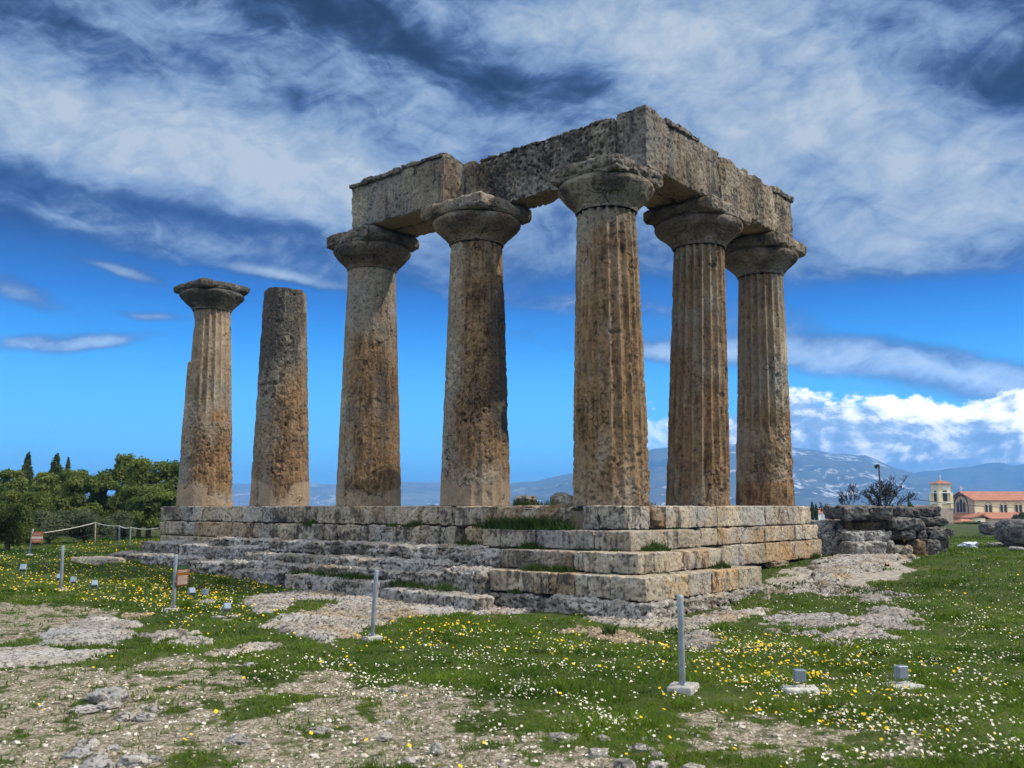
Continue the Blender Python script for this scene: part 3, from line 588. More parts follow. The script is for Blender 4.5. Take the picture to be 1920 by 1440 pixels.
def build_architrave():
    zb, zt = 7.545, 8.93
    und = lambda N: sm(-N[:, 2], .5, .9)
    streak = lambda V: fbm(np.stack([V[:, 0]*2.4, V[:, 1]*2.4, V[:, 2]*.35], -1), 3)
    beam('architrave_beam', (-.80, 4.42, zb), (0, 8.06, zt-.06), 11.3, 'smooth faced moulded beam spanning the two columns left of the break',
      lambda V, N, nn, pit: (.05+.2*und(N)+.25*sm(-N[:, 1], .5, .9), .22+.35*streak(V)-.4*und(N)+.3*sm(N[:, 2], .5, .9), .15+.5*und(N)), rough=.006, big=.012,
      roughside=lambda N, Q: .09*sm(-N[:, 1], .5, .9), moulding=[((-.88, 6.0, zt-.20), (-.30, 8.10, zt-.03)), ((-.86, 4.46, zt-.15), (-.30, 5.99, zt-.0))])
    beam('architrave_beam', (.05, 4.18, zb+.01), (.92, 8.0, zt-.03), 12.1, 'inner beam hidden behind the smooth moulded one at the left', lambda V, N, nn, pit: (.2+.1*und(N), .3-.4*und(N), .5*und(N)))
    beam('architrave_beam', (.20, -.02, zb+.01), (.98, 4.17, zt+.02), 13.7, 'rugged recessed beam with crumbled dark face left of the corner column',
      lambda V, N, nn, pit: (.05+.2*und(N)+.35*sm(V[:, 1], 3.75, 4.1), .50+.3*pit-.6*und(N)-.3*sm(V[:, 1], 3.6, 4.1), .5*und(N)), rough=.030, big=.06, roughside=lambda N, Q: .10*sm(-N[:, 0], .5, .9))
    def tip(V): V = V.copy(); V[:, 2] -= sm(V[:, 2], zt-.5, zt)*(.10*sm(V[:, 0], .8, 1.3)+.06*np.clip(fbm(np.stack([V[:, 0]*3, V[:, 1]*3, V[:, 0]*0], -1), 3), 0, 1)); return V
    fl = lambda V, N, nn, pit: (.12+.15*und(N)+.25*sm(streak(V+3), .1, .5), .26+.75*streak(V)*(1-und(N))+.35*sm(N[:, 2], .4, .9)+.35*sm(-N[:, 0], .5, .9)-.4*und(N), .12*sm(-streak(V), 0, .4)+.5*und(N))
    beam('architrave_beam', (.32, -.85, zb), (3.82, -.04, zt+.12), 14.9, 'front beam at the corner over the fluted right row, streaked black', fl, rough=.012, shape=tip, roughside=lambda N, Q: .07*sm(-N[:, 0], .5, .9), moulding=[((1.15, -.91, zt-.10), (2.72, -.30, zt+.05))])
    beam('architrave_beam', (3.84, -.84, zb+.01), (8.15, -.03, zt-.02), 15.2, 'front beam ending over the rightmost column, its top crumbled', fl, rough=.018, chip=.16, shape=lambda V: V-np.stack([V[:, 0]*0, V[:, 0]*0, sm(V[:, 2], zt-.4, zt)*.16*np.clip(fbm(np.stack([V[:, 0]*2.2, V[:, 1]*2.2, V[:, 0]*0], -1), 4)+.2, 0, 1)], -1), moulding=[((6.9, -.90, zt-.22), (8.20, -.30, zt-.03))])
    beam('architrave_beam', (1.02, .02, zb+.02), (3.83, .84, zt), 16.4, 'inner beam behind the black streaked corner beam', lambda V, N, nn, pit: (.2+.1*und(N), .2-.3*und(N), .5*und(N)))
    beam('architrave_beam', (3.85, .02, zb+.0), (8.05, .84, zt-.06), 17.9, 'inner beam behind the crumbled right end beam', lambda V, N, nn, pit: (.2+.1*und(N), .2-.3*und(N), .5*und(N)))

# ------------------------------------------------------------------ stepped platform
def blk(name, lo, hi, seed, parent, kind='facade', tone=0.0, brown=.0, **kw):
    a = dict(res=.032, rnd=.012, rough=.010, chip=.045, big=.010); a.update(kw)
    V, F, N, pit = stone_box(lo, hi, seed=seed, **a)
    nn = fbm(V*1.4+seed, 4, .6); st = fbm(np.stack([V[:, 0]*3.2, V[:, 1]*3.2, V[:, 2]*.6], -1)+seed, 3)
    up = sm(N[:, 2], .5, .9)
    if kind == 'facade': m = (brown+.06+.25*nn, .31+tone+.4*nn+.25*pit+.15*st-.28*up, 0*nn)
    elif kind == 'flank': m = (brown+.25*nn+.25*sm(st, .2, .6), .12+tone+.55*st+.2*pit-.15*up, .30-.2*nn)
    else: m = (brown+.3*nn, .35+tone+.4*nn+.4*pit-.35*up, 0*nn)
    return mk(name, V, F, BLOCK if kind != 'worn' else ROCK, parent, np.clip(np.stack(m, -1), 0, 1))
def yx(px, x, z=-.3): return hit(px, 952-z*70, 0, x)[1]
def xy(px, y, z=-.3): return hit(px, 952-z*70, 1, y)[0]
def build_platform():
    R = random.Random(5)
    pf = empty('stepped_platform', (3.5, 8, -2.1), 'stepped limestone platform of cut blocks that carries all the columns', 'temple base')
    # stylobate, left front
    def front(pxs, x, z0, z1, dep, name, skip=(), jit=.012, **kw):
        ys = [yx(p, x, (z0+z1)/2) for p in pxs]
        for i in range(len(ys)-1):
            if i in skip: continue
            a, b = ys[i+1], ys[i]; j = R.uniform(-jit, jit)
            blk(name, (x+j, a+.003, z0+R.uniform(0, .008)), (x+dep, b-.003, z1+R.uniform(-.008, 0)), R.uniform(0, 60), pf, 'facade', R.uniform(-.12, .2), R.choice([0, .05, .1, .3]), **kw)
    def side(pxs, y, z0, z1, dep, name, skip=(), jit=.012, tone=0., **kw):
        xs = [xy(p, y, (z0+z1)/2) for p in pxs]
        for i in range(len(xs)-1):
            if i in skip: continue
            j = R.uniform(-jit, jit)
            blk(name, (xs[i]+.003, y+j, z0+R.uniform(0, .008)), (xs[i+1]-.003, y+dep, z1+R.uniform(-.012, 0)), R.uniform(0, 60), pf, 'flank', tone+R.uniform(-.12, .15), R.choice([0, .08, .2, .42]), **kw)
    front([298, 358, 432, 492, 540, 593, 655, 722, 784], -.95, -.47, 0, 1.75, 'stylobate_block', jit=.02, chip=.09, rough=.013)
    front([789, 845, 912, 968], -.95, -.47, 0, 1.75, 'stylobate_block', jit=.02, chip=.09, rough=.013)
    front([968, 1010, 1062], -.80, -.50, -.03, 1.6, 'stylobate_block', chip=.2)
    blk('stylobate_block', (-.93, yx(1120, -.95), -.5), (.9, yx(1090, -.95), 0), 3.3, pf, 'facade', .05)
    blk('stylobate_block', (-.95, -.95, -.5), (-.32, yx(1120, -.95)-.01, -.004), 4.1, pf, 'facade', .25, chip=.12)
    blk('stylobate_block', (-.30, -.93, -.5), (.10, .85, -.006), 9.1, pf, 'flank', 0, .1, chip=.2)
    V, F = boulder((.42, -.62, -.26), (.42, .36, .27), 4.4, 4, .2); nn = fbm(V*3, 4)
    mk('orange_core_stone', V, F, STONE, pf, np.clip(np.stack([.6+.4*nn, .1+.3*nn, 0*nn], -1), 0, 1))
    V, F = boulder((-.72, 1.05, -.25), (.30, .34, .26), 6.4, 4, .2); nn = fbm(V*3, 4)
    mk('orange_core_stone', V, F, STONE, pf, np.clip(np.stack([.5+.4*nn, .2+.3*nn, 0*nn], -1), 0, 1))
    blk('stylobate_block', (.15, .0, -.5), (.80, .9, -.01), 5.5, pf, 'flank', 0, .5)
    side([1250, 1308, 1345, 1388, 1436, 1490, 1523], -.95, -.5, 0, 1.7, 'stylobate_block')
    # second course
    front([296, 362, 432], -1.06, -.93, -.47, .9, 'step_block', jit=.05, chip=.14, rough=.016, rnd=.03)
    front([432, 470, 503], -.99, -.93, -.48, .8, 'step_block', jit=.05, chip=.14, rough=.016, rnd=.03)
    front([503, 560, 591], -1.25, -.93, -.48, 1.0, 'step_block', jit=.05, chip=.14, rough=.016, rnd=.03); front([591, 628, 684], -1.02, -.93, -.48, .8, 'step_block', jit=.05, chip=.14, rough=.016, rnd=.03)
    front([684, 740, 788], -1.22, -.93, -.47, 1.0, 'step_block', jit=.05, chip=.14, rough=.016, rnd=.03); front([788, 822, 852], -.98, -.95, -.48, .8, 'step_block', jit=.05, chip=.14, rough=.016, rnd=.03); front([872, 906], -1.0, -.95, -.48, .8, 'step_block', jit=.05, chip=.14, rough=.016, rnd=.03)
    front([905, 938, 1003], -1.355, -.90, -.505, 1.2, 'step_block'); 
    y3 = yx(1003, -1.355, -.7)
    blk('step_block', (-1.345, yx(1112, -1.355, -.7), -.90), (-.2, y3-.008, -.51), 21.3, pf, 'facade', .1)
    blk('step_block', (-1.355, -1.355, -.90), (-.2, yx(1112, -1.355, -.7)-.008, -.505), 22.6, pf, 'facade', .0)
    side([1183, 1215, 1252, 1314], -1.355, -.90, -.505, 1.1, 'step_block', skip=(0,)); blk('step_block', (-.18, -1.35, -.9), (xy(1215, -1.355, -.7), -.3, -.51), 23.2, pf, 'flank', 0)
    side([1314, 1346, 1380, 1436, 1492, 1535], -1.0, -.91, -.505, .9, 'step_block', tone=-.12)
    # third course
    front([296, 365, 432, 500], -1.32, -1.32, -.93, 1.0, 'step_block', chip=.12)
    front([939, 1000, 1073], -1.83, -1.30, -.905, 1.3, 'step_block')
    blk('step_block', (-1.83, -1.83, -1.30), (-.6, yx(1073, -1.83, -1.1)-.008, -.90), 31.4, pf, 'facade', .02)
    side([1200, 1236, 1282, 1328, 1364], -1.83, -1.30, -.905, 1.0, 'step_block', skip=(0,)); blk('step_block', (-.58, -1.825, -1.3), (xy(1236, -1.83, -1.1), -.9, -.91), 32.8, pf, 'flank', 0)
    side([1356, 1385, 1436, 1492, 1543], -1.04, -1.42, -.915, .9, 'step_block', tone=-.1)
    # fourth course
    front([893, 970, 1028, 1076, 1142], -2.28, -1.74, -1.305, 1.4, 'step_block')
    blk('step_block', (-2.28, -2.28, -1.74), (-1.1, yx(1142, -2.28, -1.5)-.008, -1.30), 41.4, pf, 'facade', .1)
    side([1215, 1248, 1292, 1336, 1384, 1427], -2.28, -1.76, -1.305, 1.2, 'step_block', skip=(0,), tone=.02); blk('step_block', (-1.08, -2.275, -1.75), (xy(1248, -2.28, -1.5), -1.2, -1.31), 42.9, pf, 'flank', .05)
    # rough foundation under the corner
    for lo, hi, s in (((-2.46, -2.5, -2.3), (-1.2, 0.1, -1.73), 51.), ((-2.42, .12, -2.3), (-1.2, 2.2, -1.76), 52.), ((-1.18, -2.5, -2.3), (.6, -1.2, -1.74), 53.), ((.62, -2.46, -2.2), (2.75, -1.2, -1.75), 54.)):
        blk('foundation_rock', lo, hi, s, pf, 'worn', -.05, .25 if s > 52.5 else .1, rnd=.07, rough=.03, chip=.22, big=.08, res=.036, strata=.07)
    V, F = box(-.6, 9.0, -.6, 17.3, -2.2, -.12); V2, F2 = box(.4, 9.0, .4, 17.3, -.12, -.05)
    V, F = join([(V, F), (V2, F2)]); mk('earth_fill', V, F, simple('packed_earth', (.20, .16, .11), .95, .3, 3), pf, smooth=False)
    # worn rock-cut steps left of the cut corner steps
    def worn(pa, pb, x, z1, z0, dep, seed, lab, rg=.04, **kw):
        ya, yb = yx(pb, x, z1), yx(pa, x, z1); a = dict(rnd=.05, rough=rg*.6, chip=.20, big=.06, res=.036, strata=.055); a.update(kw)
        V, F, N, pit = stone_box((x, ya, z0), (x+dep, yb, z1), seed=seed, **a)
        nn = fbm(V*1.3+seed, 4, .6); up = sm(N[:, 2], .4, .9)
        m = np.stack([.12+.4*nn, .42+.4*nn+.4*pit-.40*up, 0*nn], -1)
        o = mk('worn_step', V, F, ROCK, None, np.clip(m, 0, 1)); tag(o, lab, 'stone step', 'worn steps before the left columns')
    worn(392, 888, -1.85, -.90, -1.25, .9, 61, 'uppermost long eroded step right below the cut blocks, left of the corner steps', .05)
    worn(330, 470, -2.25, -1.10, -1.75, 1.0, 62, 'chunky eroded step with a sloping top near the left end of the platform')
    worn(450, 838, -2.45, -1.22, -1.55, .8, 63, 'middle eroded step with a thin dark undercut ledge', .05)
    worn(420, 830, -2.75, -1.42, -2.05, .8, 64, 'lower dark eroded step behind the pale row of slabs', .06)
    worn(262, 332, -2.2, -1.08, -1.6, 1.2, 65, 'square grey block forming the left foot of the platform', .02, chip=.1, rnd=.04)
    worn(200, 345, -3.0, -1.40, -1.8, 1.0, 66, 'low brown ledge running out left of the platform foot', .05)
    worn(345, 432, -3.2, -1.45, -1.95, .8, 67, 'short crumbling brown ledge behind the signed post', .05)
    worn(430, 536, -3.35, -1.58, -2.05, .8, 68, 'dark blocky ledge left of the pale slab row', .04)
    worn(822, 893, -2.7, -1.28, -2.05, .9, 69, 'rounded pale boulder like step end beside the corner steps', .05, rnd=.25)
    worn(872, 922, -2.0, -.95, -1.4, .8, 70, 'crumbling stub between the top eroded step and the corner steps', .05, rnd=.15)
    pale = [(534, 578), (580, 626), (628, 700), (712, 752), (754, 800), (802, 845), (847, 893)]
    for i, (a, b) in enumerate(pale):
        x = -3.55+.02*i; ya, yb = yx(b, x, -1.6), yx(a, x, -1.6); z1 = -1.58-.012*i-(.11 if i > 2 else 0)
        V, F, N, pit = stone_box((x, ya, -2.2), (x+.62-(.1 if i == 3 else 0), yb, z1), .035, 80+i, rnd=.04, rough=.018, chip=.12, big=.03)
        nn = fbm(V*1.6+i, 4); up = sm(N[:, 2], .4, .9)
        o = mk('pale_slab', V, F, ROCK, None, np.clip(np.stack([.05+.3*nn, .28+.35*nn+.3*pit-.4*up, .25*up], -1), 0, 1))
        tag(o, ['pale slab at the left end of the slab row in the grass', 'second pale slab from the left end of the row', 'long pale slab directly behind the middle barrier post', 'darker narrow slab just right of the middle barrier post', 'pale slab with a slanted top, third from the corner steps', 'sunken grey slab, second from the corner steps', 'last slab of the row, touching the bottom corner step'][i], 'stone slab', 'row of pale slabs before the worn steps')
    V, F, N, pit = stone_box((-4.1, 14.9, -1.78), (-3.2, 16.6, -1.50), .04, 91, rnd=.04, rough=.015, chip=.1)
    nn = fbm(V*1.3, 3); tag(mk('fallen_slab', V, F, BLOCK, None, np.clip(np.stack([0*nn, .1+.3*nn, .1+0*nn], -1), 0, 1)), 'light grey fallen slab in the grass left of the worn steps', 'stone slab')

# ------------------------------------------------------------------ far land
def mountain_mat(name, c0, c1, pale, ps):
    m, t, b = newmat(name); p = t.pos()
    n = t.noise(p, .004, 8, .62); n2 = t.noise(t.vm('MULTIPLY', p, (1, 1, .6)), .022, 7, .7)
    c = t.ramp(n, [(.38, c0), (.62, c1)])
    c = t.mix(t.m('MULTIPLY', t.step(t.m('ADD', t.m('MULTIPLY', n2, .6), t.m('MULTIPLY', t.noise(p, .0022, 4), .4)), ps, ps+.06), .9), c, pale)
    t.l.new(c, b.inputs['Base Color']); return m
def ridge(name, pts, d_ridge, d_foot, mat, seed, rug=1.0, zf=-28):
    px = np.array([p[0] for p in pts], float); py = np.array([p[1] for p in pts], float)
    nx, nt = 420, 90
    X = np.linspace(px[0], px[-1], nx); Y = np.interp(X, px, py); Y = Y+rug*2.2*fbm(np.stack([X*.02, X*0+seed, X*0], -1), 5, .5)
    I, Tt = np.meshgrid(np.arange(nx), np.linspace(0, 1.25, nt)); I, Tt = I.ravel(), Tt.ravel()
    V = np.zeros((len(I), 3)); top = np.array([at(X[i], Y[i], d_ridge)[2] for i in range(nx)])
    dirs = np.array([(lambda d: d[:2]/np.linalg.norm(d[:2]))(ray(X[i], 952)) for i in range(nx)])
    dr = d_ridge/np.array([dirs[i]@FWD[:2]/np.linalg.norm(FWD[:2]) for i in range(nx)])
    rr = dr[I]*(d_foot+(d_ridge-d_foot)*Tt)/d_ridge
    V[:, 0] = CAM[0]+dirs[I, 0]*rr; V[:, 1] = CAM[1]+dirs[I, 1]*rr
    P = np.stack([V[:, 0]/420, V[:, 1]/420, I*0+seed], -1)
    rd = 1-2*np.abs(fbm(P, 5, .55)); s = np.where(Tt <= 1, Tt**1.05, 1-(Tt-1)*2.5)
    V[:, 2] = zf+(top[I]-zf)*np.clip(s, 0, 1)*(1-.22*rug*(1-Tt)*Tt*4*(.5-.5*rd))-rug*14*np.clip(1-np.abs(1-Tt)*7, 0, 1)*0+rug*30*Tt*np.clip(1-Tt, 0, 1)*rd*2
    tag(mk(name, V, gridF(nx, nt), mat, org=np.zeros(3)), kind='structure')
def build_mountains():
    m1 = mountain_mat('mountain_rock', (.045, .055, .05), (.10, .105, .09), (.55, .54, .52), .555)
    m2 = mountain_mat('far_mountain', (.05, .06, .05), (.09, .095, .08), (.3, .3, .28), .60)
    m3 = mountain_mat('far_coast', (.08, .09, .075), (.16, .16, .14), (.62, .58, .52), .56)
    ridge('mountain_massif', [(780, 948), (880, 930), (960, 906), (1010, 901), (1080, 886), (1150, 868), (1200, 851), (1225, 842), (1300, 836), (1400, 833), (1490, 838), (1560, 849), (1625, 853), (1660, 868), (1700, 884), (1740, 891), (1800, 905), (1900, 925), (2000, 940), (2100, 948)], 4100, 2200, m1, 1.7)
    ridge('far_mountains', [(1500, 940), (1640, 905), (1720, 886), (1780, 879), (1830, 874), (1860, 868), (1885, 867), (1905, 873), (1930, 869), (1990, 861), (2080, 870), (2250, 905), (2400, 935)], 5100, 3900, m2, 5.1, .8)
    ridge('far_coast_hills', [(300, 935), (390, 915), (440, 906), (520, 910), (570, 903), (620, 908), (700, 914), (760, 906), (830, 903), (900, 905), (960, 910), (1040, 922), (1120, 940)], 5600, 4400, m3, 9.4, .5)
    ridge('near_coast_hills', [(380, 940), (470, 926), (560, 914), (640, 909), (740, 903), (800, 905), (860, 912), (960, 925), (1040, 938)], 4600, 3400, m3, 3.3, .6)
    ridge('west_hills', [(-700, 925), (-300, 905), (0, 915), (200, 925), (380, 938)], 5200, 3600, m2, 7.9, .5)
def build_haze():
    V, F = box(-6900, 6900, -6900, 6900, -33, 306)
    m = bpy.data.materials.new('haze_air'); m.use_nodes = True; t = NT(m.node_tree); t.n.clear()
    v = t.add('ShaderNodeVolumePrincipled'); v.inputs['Color'].default_value = (.17, .48, 1.0, 1); v.inputs['Density'].default_value = HAZE
    v.inputs['Anisotropy'].default_value = 0.0
    t.l.new(v.outputs[0], t.add('ShaderNodeOutputMaterial').inputs['Volume'])
    tag(mk('haze', V, F, m, smooth=False, org=np.zeros(3)), kind='stuff')
HAZE = 2.5e-4

# ------------------------------------------------------------------ plants
def blades(x, y, z, r, h, w, lean, rg, twist=None):
    n = len(x); a = rg.uniform(0, 2*np.pi, n); l = rg.normal(0, 1, (n, 2))*lean[:, None]*h[:, None]
    b0 = np.stack([x-np.cos(a)*w/2, y-np.sin(a)*w/2, z], -1); b1 = np.stack([x+np.cos(a)*w/2, y+np.sin(a)*w/2, z], -1)
    md = np.stack([x+l[:, 0]*.35, y+l[:, 1]*.35, z+h*.62], -1); tp = np.stack([x+l[:, 0], y+l[:, 1], z+h], -1)
    k = w*.38
    m0 = md-np.stack([np.cos(a)*k, np.sin(a)*k, 0*a], -1); m1 = md+np.stack([np.cos(a)*k, np.sin(a)*k, 0*a], -1)
    V = np.stack([b0, b1, m1, m0, tp], 1).reshape(-1, 3); i = np.arange(n)*5
    return V, [np.stack([i, i+1, i+2, i+3], -1), np.stack([i+3, i+2, i+4], -1)]
def scatter(n, rg, r0, r1, half=45, p=0.0):
    r = r0*(r1/r0)**rg.uniform(0, 1, n); a = YAW+np.radians(rg.uniform(-half, half, n))
    return CAM[0]+r*np.cos(a), CAM[1]+r*np.sin(a), r
def on_platform(x, y): return ((x > -2.45) & (y > -2.45) & (x < 2.75) & (y < 2.2)) | ((x > -3.0) & (y > -.9) & (x < 9) & (y < 17.5)) | ((x > 0) & (x < 8.7) & (y > -1.15) & (y < 17))
def tofl(x, y): return .035*fbm(np.stack([x, y, x*0], -1)*.9, 3)+.018*fbm(np.stack([x, y, x*0], -1)*5, 3)
def build_grass():
    rg = np.random.default_rng(11); x, y, r = scatter(510000, rg, 2.4, 48)
    n = fbm(np.stack([x*.8, y*.8, x*0+2], -1), 3); pat = fbm(np.stack([x*3, y*3, x*0+8], -1), 3)
    g = gravel_mask(x, y)+.35*pat
    bare = wmask(x, y, [(q, 1.0) for q in G_BARE], .6)
    keep = ((g < .38) | (rg.uniform(0, 1, len(x)) < .28*sm(fbm(np.stack([x*5, y*5, x*0+1], -1), 3), -.05, .35))) & ~inside_rock(x, y, .04) & ~on_platform(x, y) & (bare+.4*pat < .4) & (rg.uniform(0, 1, len(x)) < .5+.9*(pat+.35))
    x, y, r, n, pat = x[keep], y[keep], r[keep], n[keep], pat[keep]
    h = np.clip(.040+.028*n+.02*pat, .012, .12)*rg.uniform(.5, 1.4, len(x))*(1+.35*sm(r, 6, 30)); w = np.maximum(.0055, r*.0010)*rg.uniform(.7, 1.5, len(x))
    V, F = blades(x, y, ground0(x, y)+tofl(x, y)-.006, r, h, w, rg.uniform(.3, 1.3, len(x)), rg)
    # taller tufts among the short turf
    tx, ty, tr = scatter(520, rg, 3.5, 34); ok = (gravel_mask(tx, ty) < .3) & ~inside_rock(tx, ty) & ~on_platform(tx, ty); tx, ty, tr = tx[ok], ty[ok], tr[ok]
    k = rg.integers(0, len(tx), 42000); sp = .05+.10*rg.uniform(0, 1, len(tx))
    X, Y = tx[k]+rg.normal(0, 1, len(k))*sp[k], ty[k]+rg.normal(0, 1, len(k))*sp[k]
    V2, F2 = blades(X, Y, ground0(X, Y)+tofl(X, Y)-.006, tr[k], (.05+.12*rg.uniform(0, 1, len(tx))**2)[k]*rg.uniform(.4, 1.2, len(k)), np.maximum(.006, tr[k]*.0011), rg.uniform(.2, .9, len(k)), rg)
    V, F = join([(V, F), (V2, F2)])
    tag(mk('grass', V, F, leafmat('grass_blades', (.030, .074, .004), (.145, .222, .018), .9), smooth=False, org=np.zeros(3)), 'short green spring grass growing over the site', 'grass', kind='stuff')
def flowers(name, n, wl, mats, rg, size, label, cat, base=0.0, hmax=.09):
    x, y, r = scatter(n, rg, 2.6, 42)
    pat = fbm(np.stack([x*1.6, y*1.6, x*0+21], -1), 4, .6)
    d = np.maximum(wmask(x, y, wl, 1.2), base)*np.clip(.45+1.9*pat, .03, 2.2)*sm(r, 2.0, 4.5)*(1-.6*np.clip(gravel_mask(x, y), 0, 1))
    keep = (rg.uniform(0, 1, n) < d) & ~inside_rock(x, y, .10) & ~on_platform(x, y)
    x, y, r = x[keep], y[keep], r[keep]; m = len(x)
    z = ground0(x, y)+tofl(x, y)+rg.uniform(.025, hmax, m); R = size*rg.uniform(.45, 1.4, m)*(1+.2*sm(r, 10, 30))
    K = 8; t = np.arange(K)*2*np.pi/K
    # each flower a ring of petals with notches round a raised disc
    N = np.stack([rg.normal(0, .38, m), rg.normal(-.25, .38, m), np.ones(m)], -1); N /= np.linalg.norm(N, axis=1)[:, None]
    A = np.cross(N, [1.0, 0, 0]); A /= np.linalg.norm(A, axis=1)[:, None]; B = np.cross(N, A); c = np.stack([x, y, z], -1)
    ring = lambda q, k, up: c[:, None, :]+(q*R)[:, None, None]*(np.cos(t)[None, :, None]*A[:, None, :]+np.sin(t)[None, :, None]*B[:, None, :])*np.where(np.arange(K) % 2 == 0, 1.0, k)[None, :, None]+(up*R)[:, None, None]*N[:, None, :]
    Vo, Vi, Vc = ring(1.0, .72, .12), ring(.36, 1, .0), (c+(.22*R)[:, None]*N)[:, None, :]
    V = np.concatenate([Vo, Vi, Vc], 1); L = 2*K+1; b = (np.arange(m)*L)[:, None]; j = np.arange(K)[None, :]; j2 = (j+1) % K
    q = np.stack([b+j, b+j2, b+K+j2, b+K+j], -1).reshape(-1, 4); tr = np.stack([b+K+j, b+K+j2, b+2*K+0*j], -1).reshape(-1, 3)
    o = mk(name, V.reshape(-1, 3), [q, tr], mats, smooth=False, org=np.zeros(3), mi=np.concatenate([np.zeros(len(q)), np.ones(len(tr))]))
    tag(o, label, cat, kind='stuff')
def build_flowers():
    rg = np.random.default_rng(12)
    cen = simple('daisy_centre', (.62, .40, .02), .7, .2, 30); wp = simple('white_petal', (.70, .69, .62), .6, .08, 30); yp = simple('yellow_petal', (.78, .52, .01), .6, .15, 30)
    flowers('white_daisies', 168000, W_WHI, [wp, cen], rg, .0108, 'small white daisies dotted through the grass', 'daisies', .05)
    flowers('yellow_flowers', 108000, W_YEL, [yp, cen], rg, .016, 'yellow wild flowers drifting across the grass', 'wild flowers', .012)
def build_pebbles():
    rg = np.random.default_rng(13); x, y, r = scatter(77000, rg, 2.5, 15)
    g = gravel_mask(x, y); pat = fbm(np.stack([x*2.4, y*2.4, x*0+31], -1), 3)
    keep = (rg.uniform(0, 1, len(x)) < np.clip(g*.75+.10*sm(pat, .0, .5)*(r < 9.5), 0, 1)) & ~inside_rock(x, y)
    x, y, r = x[keep][:27000], y[keep][:27000], r[keep][:27000]; m = len(x)
    s = np.exp(rg.normal(-4.75, .45, m)); s = np.clip(s, .005, .032)*(1+.25*sm(r, 5, 12))
    V0, F0 = ICO[0]; a = rg.uniform(0, 6.28, m); sc = rg.uniform(.65, 1.35, (m, 3))*np.array([1, 1, .55])
    jit = rg.normal(0, .16, (m, len(V0), 3)); V = (V0[None]+jit)*sc[:, None, :]*s[:, None, None]
    ca, sa = np.cos(a)[:, None], np.sin(a)[:, None]; vx, vy = V[..., 0]*ca-V[..., 1]*sa, V[..., 0]*sa+V[..., 1]*ca
    V = np.stack([vx+x[:, None], vy+y[:, None], V[..., 2]+(ground0(x, y)+tofl(x, y)+s*.2)[:, None]], -1).reshape(-1, 3)
    F = (F0[None]+(np.arange(m)*len(V0))[:, None, None]).reshape(-1, 3)
    mt, t, b = newmat('gravel_stones'); p = t.pos(); vc = t.voro(p, 22, 'Color'); q = t.add('ShaderNodeSeparateColor'); t.l.new(vc, q.inputs[0])
    t.l.new(t.ramp(q.outputs[0], [(0, (.13, .105, .075)), (.4, (.26, .22, .165)), (.75, (.42, .375, .30)), (1, (.66, .63, .56))]), b.inputs['Base Color'])
    tag(mk('gravel', V, F, mt, smooth=False, org=np.zeros(3)), 'loose tan gravel on the trodden ground', 'gravel', kind='stuff')
def build_stones():
    L = [(205, 1300, 34, 22, 'squat pale stone half sunk in the gravel with a green rim'), (205, 1322, 28, 10, 'flat pale stone just below the squat sunken one'), (160, 1328, 26, 8, 'thin light stone sliver in the brown gravel'), (232, 1342, 20, 10, None), (272, 1341, 18, 10, None), (264, 1326, 12, 7, None), (285, 1328, 15, 8, None),
     (165, 1393, 21, 14, None), (214, 1403, 18, 12, None), (148, 1411, 26, 14, None), (186, 1418, 18, 12, None), (180, 1432, 30, 17, 'biggest rounded stone in the green patch at the bottom left'), (250, 1424, 30, 19, 'humped grey stone at the right of the bottom left green patch'), (290, 1422, 14, 10, None), (446, 1388, 27, 16, 'lone egg shaped stone on the mixed gravel and grass'),
     (566, 1331, 13, 9, None), (598, 1368, 20, 8, None), (722, 1379, 15, 9, None), (820, 1401, 15, 12, None), (770, 1424, 16, 8, None), (942, 1435, 10, 7, None), (843, 1306, 10, 6, None), (738, 1292, 10, 6, None), (467, 1245, 11, 6, None), (728, 1352, 7, 5, None),
     (1052, 1382, 28, 14, 'low stone at the left edge of the lower centre stone scatter'), (1120, 1411, 21, 17, 'upright jagged stone in the grass at the lower centre'), (1172, 1434, 27, 19, 'dark jagged stone cut by the bottom edge of the view'), (1204, 1403, 25, 11, None), (1234, 1434, 20, 10, None), (1131, 1383, 16, 9, None), (1080, 1380, 11, 7, None), (1235, 1415, 15, 7, None), (1214, 1386, 14, 6, None), (1298, 1438, 24, 10, None),
     (390, 1128, 17, 7, 'white stone beside a small floodlight near the signed post'), (408, 1157, 14, 6, 'white flat stone under the tilted floodlight'), (440, 1155, 13, 4, None), (424, 1163, 10, 4, None), (1360, 1140, 14, 6, None), (655, 1125, 12, 6, None), (985, 1223, 6, 3, None)]
    for i, (px, py, rx, ry, lab) in enumerate(L):
        c = gz(px, py+ry*.6); dep = (c-CAM)@FWD; s = rx*dep/FPX; h = max(ry*dep/FPX*.85, .02)
        V, F = boulder((c[0], c[1], c[2]+h*.25), (s, s*.8, h), 100+i, 4, .2); V = rot2(V, i*1.3, c[:2]); nn = fbm(V*9, 3)
        o = mk('loose_stone', V, F, ROCK, None, np.clip(np.stack([.05+.2*nn, .12+.35*nn+(.4 if lab and 'dark' in lab else 0), .15+0*nn], -1), 0, 1))
        tag(o, lab or 'small pale loose stone lying on the ground', 'stone', 'loose stones on the ground')
